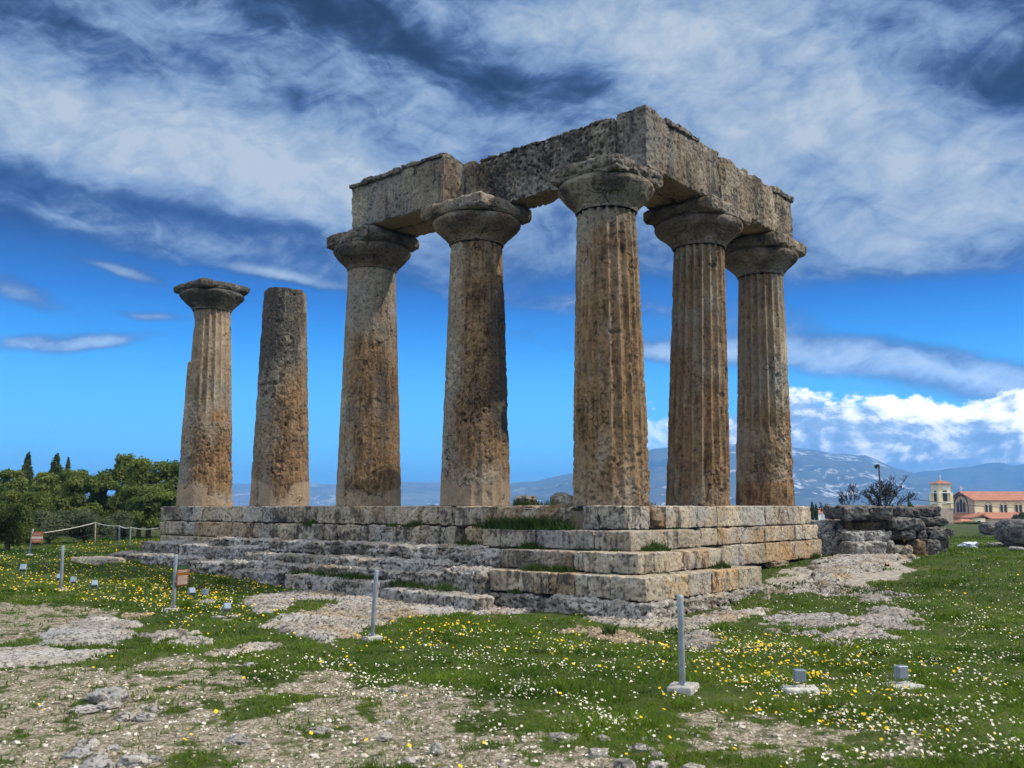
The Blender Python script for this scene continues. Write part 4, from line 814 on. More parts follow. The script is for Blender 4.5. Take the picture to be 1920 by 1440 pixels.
def build_weeds():
    rg = np.random.default_rng(14); parts = []
    L = []  # (x, y, z, spread, height, n)
    def f(px, x, z, sp, h, n): p = yx(px, x, z); L.append((x, p, z, sp, h, n))
    def g(px, y, z, sp, h, n): p = xy(px, y, z); L.append((p, y, z, sp, h, n))
    for px in (925, 945, 965, 985, 1005, 1025, 1045): f(px, -1.12, -.50, .22, .34, 260)
    for px in (865, 880, 893): f(px, -1.15, -.95, .16, .22, 200)
    for px in (988, 1002): f(px, -1.45, -.90, .12, .20, 160)
    for px in (1092, 1110, 1155): f(px, -1.45, -.90, .10, .08, 80)
    for px in (1000, 1012, 1045, 1058): f(px, -1.95, -1.30, .14, .17, 200)
    for px in (575, 620, 700, 735, 765): f(px, -1.30, -.50 if px in (575, 735, 765) else -.93, .10, .13, 90)
    f(585, -1.0, -.5, .12, .2, 120); f(778, -1.05, -.5, .12, .22, 120); f(965, -2.35, -1.74, .1, .12, 100)
    for px in (600, 640, 660, 690, 560): f(px, -3.0, -1.62, .25, .18, 180)
    for px in (745, 775, 830): f(px, -3.0, -1.70, .22, .16, 160)
    for px in (1215, 1228, 1240): g(px, -1.45, -.90, .10, .16+.10*(px == 1228), 190)
    g(1265, -.98, -.5, .06, .08, 60); g(1352, -1.9, -1.30, .12, .17, 170); g(1340, -1.9, -1.3, .10, .10, 100); g(1530, -1.15, -1.40, .15, .2, 150)
    for px, py, sp, h, n in ((1144, 1196, .07, .26, 130), (1500, 1068, .3, .10, 150), (1330, 1130, .5, .10, 500), (1390, 1118, .4, .10, 400), (1450, 1100, .3, .08, 200), (1570, 1072, .5, .12, 500), (1620, 1090, .6, .12, 500), (1740, 1090, .8, .12, 500), (240, 1030, .6, .2, 300), (1830, 1010, .8, .2, 300), (1000, 1225, .15, .1, 120)):
        c = gz(px, py); L.append((c[0], c[1], c[2], sp, h, n))
    for x, y, sp, h in ((.9, 3.0, .25, .30), (.9, 2.4, .25, .25), (1.0, 3.4, .2, .22), (5.3, .6, .25, .16), (2.3, .5, .2, .18), (1.8, .6, .2, .14), (.5, 6.0, .2, .12), (.6, 10.2, .2, .1), (.5, 14.2, .2, .13), (6.6, .5, .2, .1)): L.append((x, y, -.06, sp, h, 160))
    for x, y, z, sp, h, n in L:
        X, Y = x+rg.normal(0, sp, n)*.6, y+rg.normal(0, sp, n); d = np.hypot(X-x, Y-y)/sp
        hh = h*rg.uniform(.35, 1.1, n)*np.clip(1.15-.35*d, .3, 1); parts.append(blades(X, Y, np.full(n, z-.01), d, hh, rg.uniform(.012, .03, n), rg.uniform(.25, .9, n), rg))
    V, F = join(parts); tag(mk('weeds', V, F, leafmat('weed_leaves', (.018, .040, .008), (.075, .12, .022), 3), smooth=False, org=np.zeros(3)), 'green weeds sprouting from the joints and ledges', 'weeds', kind='stuff')

def crown_leaves(lobes, n, size, rg, up=.4):
    """leaf clumps spread over and inside the lobes; lobes (k,6): centre, radii"""
    L = np.array(lobes); vol = (L[:, 3]*L[:, 4]*L[:, 5])**.67; k = rg.choice(len(L), n, p=vol/vol.sum())
    d = rg.normal(size=(n, 3)); d /= np.linalg.norm(d, axis=1)[:, None]; rr = rg.uniform(.35, 1.0, n)**.45
    rr *= 1+.32*pn(d*2.3+k[:, None]*3.1)+.12*rg.normal(size=n)
    c = L[k, :3]+d*rr[:, None]*L[k, 3:6]
    N = d*.7+rg.normal(size=(n, 3))*.6+np.array([0, 0, up]); N /= np.linalg.norm(N, axis=1)[:, None]
    A = np.cross(N, rg.normal(size=(n, 3))); A /= np.linalg.norm(A, axis=1)[:, None]; B = np.cross(N, A)
    s = size*rg.uniform(.5, 1.4, n)[:, None]
    V = np.stack([c-A*s, c-B*s*.45, c+A*s, c+B*s*.45], 1).reshape(-1, 3); i = np.arange(n)*4
    return V, np.stack([i, i+1, i+2, i+3], -1)
LEAF = {}
def tree(px, top_py, w_px, dep, n, size, mat, label, cat, kind='round', bot=None, seed=0, group='trees at the left edge of the site'):
    rg = np.random.default_rng(300+seed); P = at(px, 952, dep); gzv = float(ground0(np.array([P[0]]), np.array([P[1]]))[0])
    tz = at(px, top_py, dep)[2]; W = w_px*dep/FPX/2; H = tz-gzv; base = np.array([P[0], P[1], gzv])
    name = {'cypress': 'cypress_tree', 'bush': 'shrub'}.get(kind, 'pine_tree')
    t_ = empty(name, base, label, cat, group); lobes = []
    if kind == 'cypress':
        for z in np.linspace(.12, .97, 12): r = W*(math.sin(min(1, z*1.25+.12)*math.pi*.62) if z < .7 else (1.02-z)*2.6+.1); lobes.append((*(base+[rg.normal(0, .06*W), rg.normal(0, .06*W), z*H]), max(r, .12*W), max(r, .12*W), H*.075))
    elif kind == 'bush':
        for k in range(16): a = rg.uniform(0, 6.28); q = rg.uniform(0, .75); lobes.append((base[0]+math.cos(a)*q*W, base[1]+math.sin(a)*q*W, gzv+H*(.25+.55*rg.uniform(0, 1)*(1-q*.55)), W*rg.uniform(.25, .42), W*rg.uniform(.25, .42), H*rg.uniform(.16, .24)))
    else:
        for k in range(32): a = rg.uniform(0, 6.28); q = rg.uniform(0, 1)**.6*.8; zz = rg.uniform(.22, .93); q *= 1.0 if zz < .55 else (1.25-zz)*1.45; lobes.append((base[0]+math.cos(a)*q*W, base[1]+math.sin(a)*q*W, gzv+H*zz, W*rg.uniform(.2, .42), W*rg.uniform(.2, .42), H*rg.uniform(.06, .11)))
    V, F = crown_leaves(lobes, int(n*2.0), size*.80, rg); mk('crown', V, F, mat, t_, smooth=False)
    parts = [tube([base-[0, 0, .2], base+[rg.normal(0, .1), 0, H*.35], base+[rg.normal(0, .15), rg.normal(0, .15), H*.8]], [W*.09, W*.07, W*.02])]
    for l in lobes[::2]:
        q = np.array(l[:3]); s0 = base+[0, 0, max(.15*H, (q[2]-gzv)*.55)]; parts.append(tube([s0, (s0+q)/2+[0, 0, .06*H], q], [W*.04, W*.028, W*.01], 6))
    V, F = join(parts); mk('trunk', V, F, BARK, t_)
def build_trees():
    global BARK; BARK = simple('bark', (.13, .10, .075), .9, .35, 8, 0, .02)
    pine = leafmat('pine_needles', (.065, .095, .018), (.21, .255, .055), .8); pine2 = leafmat('dark_pine_needles', (.045, .078, .017), (.16, .21, .048), .8)
    cyp = leafmat('cypress_leaves', (.028, .05, .014), (.09, .12, .03), 1.5); olive = leafmat('olive_leaves', (.05, .07, .035), (.15, .175, .09), 1.2); brt = leafmat('bright_shrub_leaves', (.04, .07, .012), (.13, .165, .035), 1.0)
    T_ = [(318, 862, 120, 44, 9000, .10, pine2, 'dark bushy pine touching the foot of the leftmost column', 'pine tree', 'round'), (262, 860, 105, 46, 9000, .10, pine, 'tallest pine of the clump, its loose top sticking up', 'pine tree', 'round'),
     (232, 850, 70, 50, 5500, .10, pine, 'thin topped pine behind the tallest of the clump', 'pine tree', 'round'), (190, 874, 115, 50, 9000, .11, pine2, 'pine in the middle of the clump above the grey green shrub', 'pine tree', 'round'), (140, 876, 95, 48, 8000, .10, pine, 'light green pine right of the tall cypress pair', 'pine tree', 'round'),
     (88, 888, 90, 52, 7500, .11, pine, 'rounded pine below the pointed cypress tops', 'pine tree', 'round'), (10, 878, 95, 48, 7500, .10, pine, 'pine cut off by the left edge of the view', 'pine tree', 'round'), (280, 905, 130, 42, 8000, .10, pine2, 'low dark pine filling the shade behind the rope fence', 'pine tree', 'round'),
     (46, 852, 26, 62, 4200, .13, cyp, 'tall pointed cypress at the far left', 'cypress tree', 'cypress'), (100, 855, 34, 60, 4500, .13, cyp, 'broader pointed cypress second from the left', 'cypress tree', 'cypress'), (123, 862, 17, 66, 2600, .13, cyp, 'slimmest cypress spire, third from the left', 'cypress tree', 'cypress'),
     (165, 940, 100, 38, 7000, .06, olive, 'rounded grey green shrub behind the rope fence', 'shrub', 'bush'), (95, 944, 100, 37, 7000, .06, olive, 'wide grey green shrub left of the rounded one', 'shrub', 'bush'), (22, 930, 110, 33, 8000, .06, brt, 'bright green shrub behind the orange notice board', 'shrub', 'bush'), (60, 912, 90, 44, 6000, .08, brt, 'pale leafy bush under the far left cypress', 'shrub', 'bush'),
     (225, 955, 60, 40, 3500, .06, olive, 'small low shrub beneath the dark pines', 'shrub', 'bush'), (-40, 900, 140, 42, 6000, .10, pine2, 'dark tree at the very left edge', 'tree', 'round')]
    for i, a in enumerate(T_): tree(*a[:9], kind=a[9], seed=i)
    dist = 'trees and shrubs beyond the tumbled blocks'
    tree(1523, 941, 6, 130, 900, .18, cyp, 'left one of two tiny dark cypresses by the white house', 'cypress tree', 'cypress', seed=31, group=dist); tree(1530, 946, 6, 130, 900, .18, cyp, 'right one of two tiny dark cypresses by the white house', 'cypress tree', 'cypress', seed=32, group=dist)
    tree(1707, 938, 22, 70, 2500, .10, pine2, 'round dark shrub between the bare tree and the bell tower', 'shrub', 'bush', seed=33, group=dist); tree(1625, 944, 40, 62, 1800, .07, brt, 'low green bush under the bare tree', 'shrub', 'bush', seed=34, group=dist)
    tree(1818, 978, 70, 85, 3000, .10, brt, 'low green hedge in front of the church porch', 'hedge', 'bush', seed=35, group=dist); tree(1912, 956, 44, 60, 2500, .08, olive, 'scrubby bush above the big rocks at the right edge', 'shrub', 'bush', seed=36, group=dist)
    tree(1675, 946, 60, 90, 2000, .10, pine2, 'distant dark shrub line behind the block wall', 'shrub', 'bush', seed=37, group=dist)
    dk = simple('bare_bark', (.045, .038, .035), .9, .3, 10)
    def bare(px, top, w, dep, seed, label, k0=5):
        rg = random.Random(seed); P = at(px, 952, dep); g0 = float(ground0(np.array([P[0]]), np.array([P[1]]))[0]); H = at(px, top, dep)[2]-g0; W = w*dep/FPX/2
        parts = []; tw = []
        def grow(p, d, L, r, lv):
            pts = [p]; q = p
            for _ in range(3): d = d+np.array([rg.gauss(0, .16), rg.gauss(0, .16), rg.gauss(.04, .10)]); d /= np.linalg.norm(d); q = q+d*L/3; pts.append(q)
            (parts if lv < 2 else tw).append(tube(pts, np.maximum(np.linspace(r, r*.6, 4), .013), 5 if lv < 3 else 3, lv < 2))
            if lv < 6:
                for k in range(k0-1 if lv == 0 else rg.choice((2, 3, 3, 3))):
                    a = rg.uniform(0, 6.28); s = rg.uniform(.45, .95); nd = d+s*np.array([math.cos(a)*1.15, math.sin(a)*1.15, rg.uniform(-.3, .5)]); nd /= np.linalg.norm(nd)
                    grow(pts[-1] if k == 0 else pts[rg.choice((1, 2, 3))], nd, L*rg.uniform(.62, .85), r*.6, lv+1)
        base = np.array([P[0], P[1], g0]); grow(base, np.array([0, 0, 1.0]), H*.28, W*.06, 0)
        o = empty('bare_tree', base, label, 'tree', dist); V, F = join(parts); 
        V2, F2 = join(tw)
        zt = V2[:, 2].max(); kz = H/(zt-g0); kx = W/np.percentile(np.abs(V2[:, :2]-base[:2]), 92)
        for A in (V, V2): A[:, 2] = g0+(A[:, 2]-g0)*kz; A[:, :2] = base[:2]+(A[:, :2]-base[:2])*kx
        mk('trunk', V, F, dk, o); mk('crown', V2, F2, dk, o)
    bare(1655, 890, 92, 60, 5, 'gnarled leafless tree rising behind the block wall', 8); bare(1603, 903, 42, 62, 9, 'smaller leafless tree left of the gnarled one', 4); bare(1550, 940, 26, 100, 12, 'thin leafless sapling in front of the white house', 4)

# ------------------------------------------------------------------ barrier posts, floodlights, signs
def build_posts():
    steel = simple('galvanised_steel', (.27, .30, .33), .5, .2, 12, .3); conc = simple('concrete', (.34, .325, .29), .95, .25, 14, 0, .01); wood = simple('pale_wood', (.42, .36, .26), .9, .2, 10)
    L = [(1280, 1297, 1275, 1116, .031, 'nearest grey barrier post on a square concrete foot', (.30, .26)), (697, 1199, 706, 1069, .030, 'leaning grey barrier post before the pitted bedrock sheet', (.26, .22)), (325, 1145, 330, 1040, .032, 'grey barrier post carrying the brown notice board', (.24, .28)),
      (114, 1109, 118, 1023, .032, 'grey barrier post among the yellow flowers at the far left', (.2, .2)), (55, 1042, 62, 992, .032, 'grey barrier post carrying the orange notice board', (.2, .2)), (223, 1030, 224, 985, .028, 'left one of the two steel posts of the rope fence', None), (243, 1026, 245, 988, .028, 'right one of the two steel posts of the rope fence', None), (178, 1018, 179, 979, .026, 'brownish wooden post where the rope fence bends', None)]
    tops = []
    for i, (bx, by, tx, ty, r, lab, ft) in enumerate(L):
        b = gz(bx, by); dep = (b-CAM)@FWD; tp = at(tx, ty, dep); o = empty('barrier_post', b, lab, 'post', 'barrier posts along the path'); ax = tp-b
        rr = r*(1.0 if i < 5 else .9)
        V, F = tube([b-[0, 0, .1], b+ax*.3, b+ax*.7, tp-ax*.012, tp], [rr, rr, rr, rr, rr*.8], 18); mk('pole', V, F, wood if i == 7 else steel, o)
        if ft:
            V, F, N, pit = stone_box((b[0]-ft[0]/2, b[1]-ft[1]/2, b[2]-.12), (b[0]+ft[0]/2, b[1]+ft[1]/2, b[2]+(.055 if i else .075)), .018, 200+i, rnd=.012, rough=.004, chip=.03, big=.006, yaw=.25+i); mk('concrete_foot', V, F, conc, o)
            q = b+ax*.075; V, F = tube([b+[0, 0, .05], b+[0, 0, .085]], rr*1.5, 18); mk('collar', V, F, steel, o)
        tops.append((tp, ax, b))
    # cord of the rope fence
    pts = [at(63, 1001, 31), tops[7][0]-[0, 0, .02], tops[5][0]-[0, 0, .02], tops[6][0]-[0, 0, .02], at(296, 990, 32)]; C = []
    for a, b in zip(pts[:-1], pts[1:]):
        for s in np.linspace(0, 1, 9)[:-1]: C.append(a+(b-a)*s-np.array([0, 0, .10*4*s*(1-s)*.5]))
    V, F = tube(C+[pts[-1]], .013, 6); tag(mk('rope', V, F, simple('white_cord', (.6, .58, .52), .8)), 'white cord strung along the fence posts before the shrubs', 'rope')
    # thin wires under the cord
    for dz, lb in ((.42, 'upper thin dark wire below the white cord'), (.70, 'lower thin dark wire below the white cord')):
        V, F = tube([p-[0, 0, dz] for p in C], .005, 5); tag(mk('fence_wire', V, F, simple('dark_wire', (.08, .08, .08), .6)), lb, 'wire', 'wires of the rope fence')
    # notice boards
    def board(post, up, w, h, ang, cols, lab, text):
        tp, ax, b = tops[post]; c = b+ax*up; u = np.array([math.cos(ang), math.sin(ang), 0]); nrm = np.array([math.sin(ang), -math.cos(ang), 0]); zax = np.array([0, 0, 1.0])
        if nrm@(CAM-c) < 0: nrm = -nrm
        o0 = c+nrm*.035
        def slab(u0, u1, z0, z1, n0, n1):
            return np.array([o0+u*a+zax*z+nrm*n for n in (n0, n1) for z in (z0, z1) for a in (u0, u1)]), box(0, 1, 0, 1, 0, 1)[1]
        o = empty('notice_board', o0, lab, 'sign'); z = h/2
        for k, (frac, cc) in enumerate(cols):
            V, F = slab(.0, w, z-h*frac, z, 0, .008+.0005*k); mk('board_panel', V, F, simple('board_paint', cc, .5, .12, 9), o, smooth=False); z -= h*frac
        parts = []
        for (z0, a0, a1, t_) in text: parts.append(slab(w*a0, w*a1, h*(z0-t_), h*z0, .0085, .0115))
        V, F = join(parts); mk('lettering', V, F, simple('pale_lettering', (.5, .42, .36), .6), o, smooth=False)
        for s in (.3, -.3):
            V, F = tube([o0+u*.0+zax*h*s, o0-nrm*.035+zax*h*s], .012, 8); mk('clamp', V, F, steel, o)
        return o
    vd = math.atan2(RGT[1], RGT[0])
    board(2, .63, .26, .36, vd+.98, [(.22, (.028, .055, .025)), (.28, (.17, .07, .018)), (.50, (.14, .045, .025))], 'small brown notice board with lines of pale lettering on a grey post', [(.24-.07*k, .12, .9-.08*(k % 3), .022) for k in range(2)]+[(-.03-.055*k, .1, .92-.07*(k % 2), .022) for k in range(8)])
    board(4, .70, .34, .34, vd+.12, [(.45, (.33, .12, .055)), (.2, (.5, .45, .4)), (.35, (.38, .14, .07))], 'orange notice board with a white band at the far left', [(.3, .2, .8, .05), (-.3, .2, .8, .04)])
    # floodlights
    hs = simple('floodlight_housing', (.21, .245, .28), .4, .12, 20, .3); gl = simple('floodlight_glass', (.20, .26, .33), .2, .05, 5)
    FLD = [(1500, 1292, 21, .0, 'left of two grey floodlights on slabs among the daisies', 1, 0), (1691, 1286, 22, .25, 'right of two grey floodlights on slabs among the daisies', 1, 0), (359, 1122, 12, .6, 'bluish floodlight just right of the signed post', 0, .7), (384, 1122, 11, -.3, 'grey floodlight behind the white stone', 0, .1), (425, 1153, 13, .5, 'tilted bluish floodlight above the white flat stone', 0, .7),
      (43, 1075, 11, .2, 'small floodlight at the far left edge of the flower field', 0, .5), (110, 1091, 9, .4, 'small floodlight half hidden behind the far left post', 0, .5), (137, 1098, 10, .1, 'small floodlight just right of the far left post', 0, .4), (176, 1106, 11, .5, 'small floodlight in the yellow flowers, right of the far left post', 0, .6)]
    for i, (px, py, wpx, ya, lab, slab_, tilt) in enumerate(FLD):
        b = gz(px, py+2); dep = (b-CAM)@FWD; w = wpx*dep/FPX*.5; o = empty('floodlight', b, lab, 'floodlight', 'floodlights in the grass'); an = vd+ya
        def lc(V, tl=0.0, piv=0.0):
            V = np.array(V, float)
            if tl: y, z = V[:, 1].copy(), V[:, 2]-piv; V[:, 1] = y*math.cos(tl)+z*math.sin(tl); V[:, 2] = piv-y*math.sin(tl)*1+z*math.cos(tl)
            V = rot2(V, an); return V+b
        z0 = .05+w*.75
        V, F, N, pit = stone_box((-w, -w*.75, z0-w*.15), (w, w*.75, z0+w*1.95), max(w*.12, .008), 0, rnd=w*.18, rough=0, chip=0, big=0); mk('housing', lc(V, tilt, z0+w), F, hs, o)
        V, F = box(-w*.82, w*.82, w*.74, w*.80, z0+w*.02, z0+w*1.78); mk('glass', lc(rot2(V, math.pi) if tilt == 0 and i > 1 else V, tilt, z0+w), F, gl, o, smooth=False)
        V, F = box(-w*.82, w*.82, -w*.81, -w*.76, z0+w*.02, z0+w*1.78); mk('back_plate', lc(V, tilt, z0+w), F, gl if i > 1 else hs, o, smooth=False)
        parts = [tube([(s*w*1.08, 0, .0), (s*w*1.08, 0, z0+w)], w*.09, 6) for s in (-1, 1)]+[tube([(-w*1.08, 0, .03), (w*1.08, 0, .03)], w*.09, 6)]
        V, F = join(parts); mk('bracket', lc(V), F, hs, o)
        if slab_:
            V, F, N, pit = stone_box((-.17, -.13, -.08), (.17, .13, .035), .02, 220+i, rnd=.01, rough=.003, chip=.02, big=.004); mk('concrete_slab', lc(V), F, simple('pale_concrete', (.42, .41, .37), .9, .2, 14), o)
    # crumpled plastic
    c = gz(1818, 1027); V, F = boulder((c[0], c[1], c[2]+.08), (.30, .22, .10), 77, 4, .45); tag(mk('plastic_sheet', V, F, simple('pale_plastic', (.62, .68, .75), .4)), 'crumpled pale plastic sheet on the grass before the big rocks', 'plastic sheet')

# ------------------------------------------------------------------ tumbled blocks and big rocks on the right
def build_tumbled():
    B = [(1570, 949, 1651, 975, 27, 'long top block at the left of the tumbled wall', 0), (1651, 949, 1676, 975, 26.6, 'squarish top block beside the long one', 0), (1677, 949, 1723, 972, 27, 'third top block of the tumbled wall', 0), (1728, 950, 1766, 970, 28, 'rightmost top block beyond a dark gap', 0),
      (1588, 975, 1669, 997, 27.2, 'recessed brown streaked block under the long top one', 2), (1670, 972, 1730, 994, 26.6, 'slipped sloping block in the second row', 0), (1730, 970, 1777, 988, 27.6, 'rough right end block of the second row', 0),
      (1590, 996, 1671, 1017, 26.4, 'wide grey block of the third row', 1), (1671, 993, 1688, 1013, 26.8, 'narrow block next to the wide grey one', 0), (1688, 993, 1719, 1011, 26.6, 'smooth faced block in the third row', 0), (1719, 993, 1740, 1009, 26.8, 'cracked small block in the third row', 0), (1738, 988, 1779, 1012, 27.2, 'bulky lower right end block', 0),
      (1596, 1016, 1662, 1042, 25.8, 'pale broken block at the foot of the tumbled wall', 1), (1661, 1017, 1676, 1038, 26.2, 'small pale block beside the broken foot block', 1), (1676, 1025, 1710, 1041, 26, 'flat pale slab at the foot of the wall', 1), (1709, 1011, 1735, 1038, 26.6, 'orange brown crumbling stone at the wall foot', 2), (1735, 1012, 1762, 1034, 26.8, 'low brown stone at the right foot of the wall', 0), (1777, 989, 1790, 1006, 28, 'little dark stone off the right end of the wall', 0), (1600, 994, 1780, 1036, 28.0, 'dark core masonry behind the fallen blocks', 0),
      (1526, 976, 1565, 1004, 27.6, 'grey block leaning at the end of the platform', 1), (1565, 976, 1591, 1001, 27.7, 'pitted block just right of the leaning grey one', 1), (1541, 1002, 1596, 1034, 27.3, 'large mossy block under the leaning pair', 1)]
    for i, (x0, y0, x1, y1, dep, lab, kd) in enumerate(B):
        a, b = at(x0, y0, dep), at(x1, y1, dep); c = (a+b)/2; w = np.linalg.norm((a-b)[:2])/2; h = (a[2]-b[2])/2; dp = .55 if i != 18 else .5
        z1 = c[2]-h-(.35 if y1 > 1028 else .0); yw = math.atan2(RGT[1], RGT[0])+random.Random(i).uniform(-.14, .22)
        cc = c+FWD*np.array([1, 1, 0])*dp*.9
        V, F, N, pit = stone_box((cc[0]-w*1.0, cc[1]-dp, z1), (cc[0]+w*1.0, cc[1]+dp, c[2]+h), .035, 240+i, rnd=.05, rough=.028, chip=.20, big=.07, yaw=0)
        V = rot2(V, yw, cc[:2]); nn = fbm(V*1.6+i, 4, .6); up = sm(N[:, 2], .4, .9)
        m = np.stack([(.55 if kd == 2 else .08)+.35*nn, (.10 if kd == 1 else .30)+.4*nn+.35*pit-.25*up-(.2 if kd == 2 else 0), 0*nn], -1)
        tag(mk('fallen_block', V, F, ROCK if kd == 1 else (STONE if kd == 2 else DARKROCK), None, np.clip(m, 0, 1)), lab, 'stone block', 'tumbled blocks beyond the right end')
    for i, (px, py, rx, ry, lab) in enumerate([(1872, 1003, 30, 26, 'rounded dark boulder in front of the church, left of the bigger one'), (1920, 1027, 52, 55, 'big dark boulder cut off by the right edge'), (1868, 1024, 14, 7, 'small stone under the rounded dark boulder'), (1888, 1024, 10, 6, 'small stone between the two big dark boulders'), (1905, 1032, 16, 7, 'low pale stone at the foot of the big cut off boulder'), (1450, 1062, 30, 15, 'brown boulder at the foot of the right platform wall')]):
        c = gz(px, py); dep = (c-CAM)@FWD; s = rx*dep/FPX; h = ry*dep/FPX
        V, F = boulder((c[0], c[1], c[2]+h*.42), (s, s*.85, h*.6), 270+i, 5, .15, flat=.75); V = rot2(V, 2.2+i, c[:2]); nn = fbm(V*2, 4)
        tag(mk('boulder', V, F, DARKROCK if i < 2 else ROCK, None, np.clip(np.stack([.05+.3*nn+(.4 if i == 5 else 0), .2+.4*nn, 0*nn], -1), 0, 1)), lab, 'boulder', 'boulders at the right')
    for i, (px, py, s, x, lab) in enumerate([(984, 948, .34, 2.2, 'squarish lichened rock on the platform left of the corner column'), (1055, 949, .30, 2.0, 'rounded rock on the platform touching the corner column outline')]):
        d = ray(px, 948); P = CAM+d*((x-CAM[0])/d[0])
        if i == 0: V, F, N, pit = stone_box((P[0]-s*.8, P[1]-s*.8, -.1), (P[0]+s*.8, P[1]+s*.8, .29), .03, 290, rnd=.12, rough=.03, chip=.15, big=.05)
        else: V, F = boulder((P[0], P[1], .06), (s, s*.9, .26), 291, 5, .16)
        nn = fbm(V*3, 4); tag(mk('rock', V, F, ROCK, None, np.clip(np.stack([.3+.4*nn, .3+.4*nn, 0*nn], -1), 0, 1)), lab, 'rock')

# ------------------------------------------------------------------ church, houses, poles
def build_village():
    wall = simple('church_plaster', (.74, .61, .37), .9, .08, .6); band = simple('church_brick_band', (.40, .32, .235), .9, .15, 1.5); red = simple('red_roof_tiles', (.34, .15, .095), .85, .2, 1.2); dkm = simple('dark_glass_and_shade', (.03, .03, .035), .3, .2, 2); wht = simple('white_trim', (.72, .70, .66), .8, .06, 1)
    O = at(1830, 985, 200); O[2] = -4.2; al, aw = math.radians(-40.4), math.radians(49.6)
    ul, uw, uz = np.array([math.cos(al), math.sin(al), 0]), np.array([math.cos(aw), math.sin(aw), 0]), np.array([0, 0, 1.0])
    def X(V): V = np.asarray(V, float); return O+V[:, :1]*ul+V[:, 1:2]*uw+V[:, 2:3]*uz
    def B(l0, l1, w0, w1, z0, z1): V, F = box(l0, l1, w0, w1, z0, z1); return V, F
    def gable(l0, l1, w0, w1, z0, z1, th=.18, ov=.35):      # pitched roof slabs, ridge along l
        wm = (w0+w1)/2; V = []
        for l in (l0-ov, l1+ov): V += [(l, w0-ov, z0), (l, wm, z1), (l, w1+ov, z0), (l, w0-ov, z0+th), (l, wm, z1+th), (l, w1+ov, z0+th)]
        F = [(0, 1, 4, 3), (1, 2, 5, 4), (6, 9, 10, 7), (7, 10, 11, 8), (3, 4, 10, 9), (4, 5, 11, 10), (0, 6, 7, 1), (1, 7, 8, 2), (0, 3, 9, 6), (2, 8, 11, 5)]
        return np.array(V, float), np.array(F)
    def arch(pl, c, z0, w, h, n=10, face='l', off=0.0, th=.12, ring=None):  # arched panel standing proud of a wall: plane l=pl or w=pl
        def outline(ww, hh):
            p = [(-ww/2, 0), (ww/2, 0)]+[(ww/2*math.cos(t), hh-ww/2+ww/2*math.sin(t)) for t in np.linspace(0, math.pi, n)]; return p
        p = outline(w, h); k = len(p); V = [((pl-off, c+a, z0+b) if face == 'l' else (c+a, pl-off, z0+b)) for a, b in p]+[((pl-off+th, c+a, z0+b) if face == 'l' else (c+a, pl-off+th, z0+b)) for a, b in p]
        c0 = np.mean(V[:k], 0); V.append(c0); j = np.arange(k)
        return np.array(V, float), [np.stack([j, (j+1) % k, np.full(k, 2*k)], -1), np.stack([j, (j+1) % k, k+(j+1) % k, k+j], -1)]
    def archring(pl, c, z0, w, h, t=.22, face='l', off=.05, n=14, dep=.12):
        a = np.linspace(0, math.pi, n); o_ = [(-w/2-t, 0)]+[((w/2+t)*-math.cos(q), h-w/2+(w/2+t)*math.sin(q)) for q in a]+[(w/2+t, 0)]; i_ = [(-w/2, 0)]+[(w/2*-math.cos(q), h-w/2+w/2*math.sin(q)) for q in a]+[(w/2, 0)]
        V = []
        for d in (pl-off, pl-off+dep):
            for P_ in (o_, i_): V += [((d, c+x, z0+z) if face == 'l' else (c+x, d, z0+z)) for x, z in P_]
        k = len(o_); F = []
        for j in range(k-1): F += [(j, j+1, k+j+1, k+j), (j, 2*k+j, 2*k+j+1, j+1), (k+j, k+j+1, 3*k+j+1, 3*k+j)]
        return np.array(V, float), np.array(F)
    def cross(l, w, z, s): return join([B(l-.05*s, l+.05*s, w-.05*s, w+.05*s, z, z+s), B(l-.04*s, l+.04*s, w-.32*s, w+.32*s, z+.58*s, z+.70*s)])
    ch = empty('church', O, 'cream church with red tiled roofs and arched porch at the right edge', 'church')
    P = lambda n, g, m, par=ch: mk(n, X(g[0]), g[1], m, par, smooth=False)
    W_, L_ = 9.0, 26.0
    wv, wf = B(.0, L_, 0, W_, -.5, 5.6); P('wall', (wv, wf), wall)
    gv = np.array([(0, 0, 5.6), (0, W_, 5.6), (0, W_/2, 7.45), (.4, 0, 5.6), (.4, W_, 5.6), (.4, W_/2, 7.45)], float); P('gable_wall', (gv, [np.array([(0, 2, 1), (3, 4, 5)]), np.array([(0, 3, 5, 2), (1, 2, 5, 4)])]), band)
    P('front_facing', B(-.12, -.02, .0, W_, 3.0, 5.6), band); P('roof', gable(-.1, L_, 0, W_, 5.62, 7.55), red)
    g0 = archring(-.12, W_/2, 3.1, 4.6, 3.7, .25); P('front_arch', g0, dkm)
    for c, hh in ((W_/2-1.1, 2.2), (W_/2, 2.8), (W_/2+1.1, 2.2)):
        f = P('window', arch(-.13, c, 3.2, .8, hh, off=.05), dkm)
    for k in range(6):
        for q in (-.45, .45):
            f = P('window', arch(-.02, 3.2+3.6*k+q, 3.2, .55, 1.6, face='w', off=.05), dkm)
        P('window_arch', archring(-.02, 3.2+3.6*k, 3.2, 1.7, 2.0, .14, face='w', off=.03), band)
    P('aisle_wall', B(1.0, L_-.5, -3.6, -.03, -.5, 1.7), wall)
    V = np.array([(0.6, -4.0, 1.72), (L_, -4.0, 1.72), (L_, -.03, 3.0), (.6, -.03, 3.0), (0.6, -4.0, 1.92), (L_, -4.0, 1.92), (L_, -.03, 3.2), (.6, -.03, 3.2)], float); P('aisle_roof', (V, np.array([(0, 3, 2, 1), (4, 5, 6, 7), (0, 1, 5, 4), (1, 2, 6, 5), (2, 3, 7, 6), (3, 0, 4, 7)])), red)
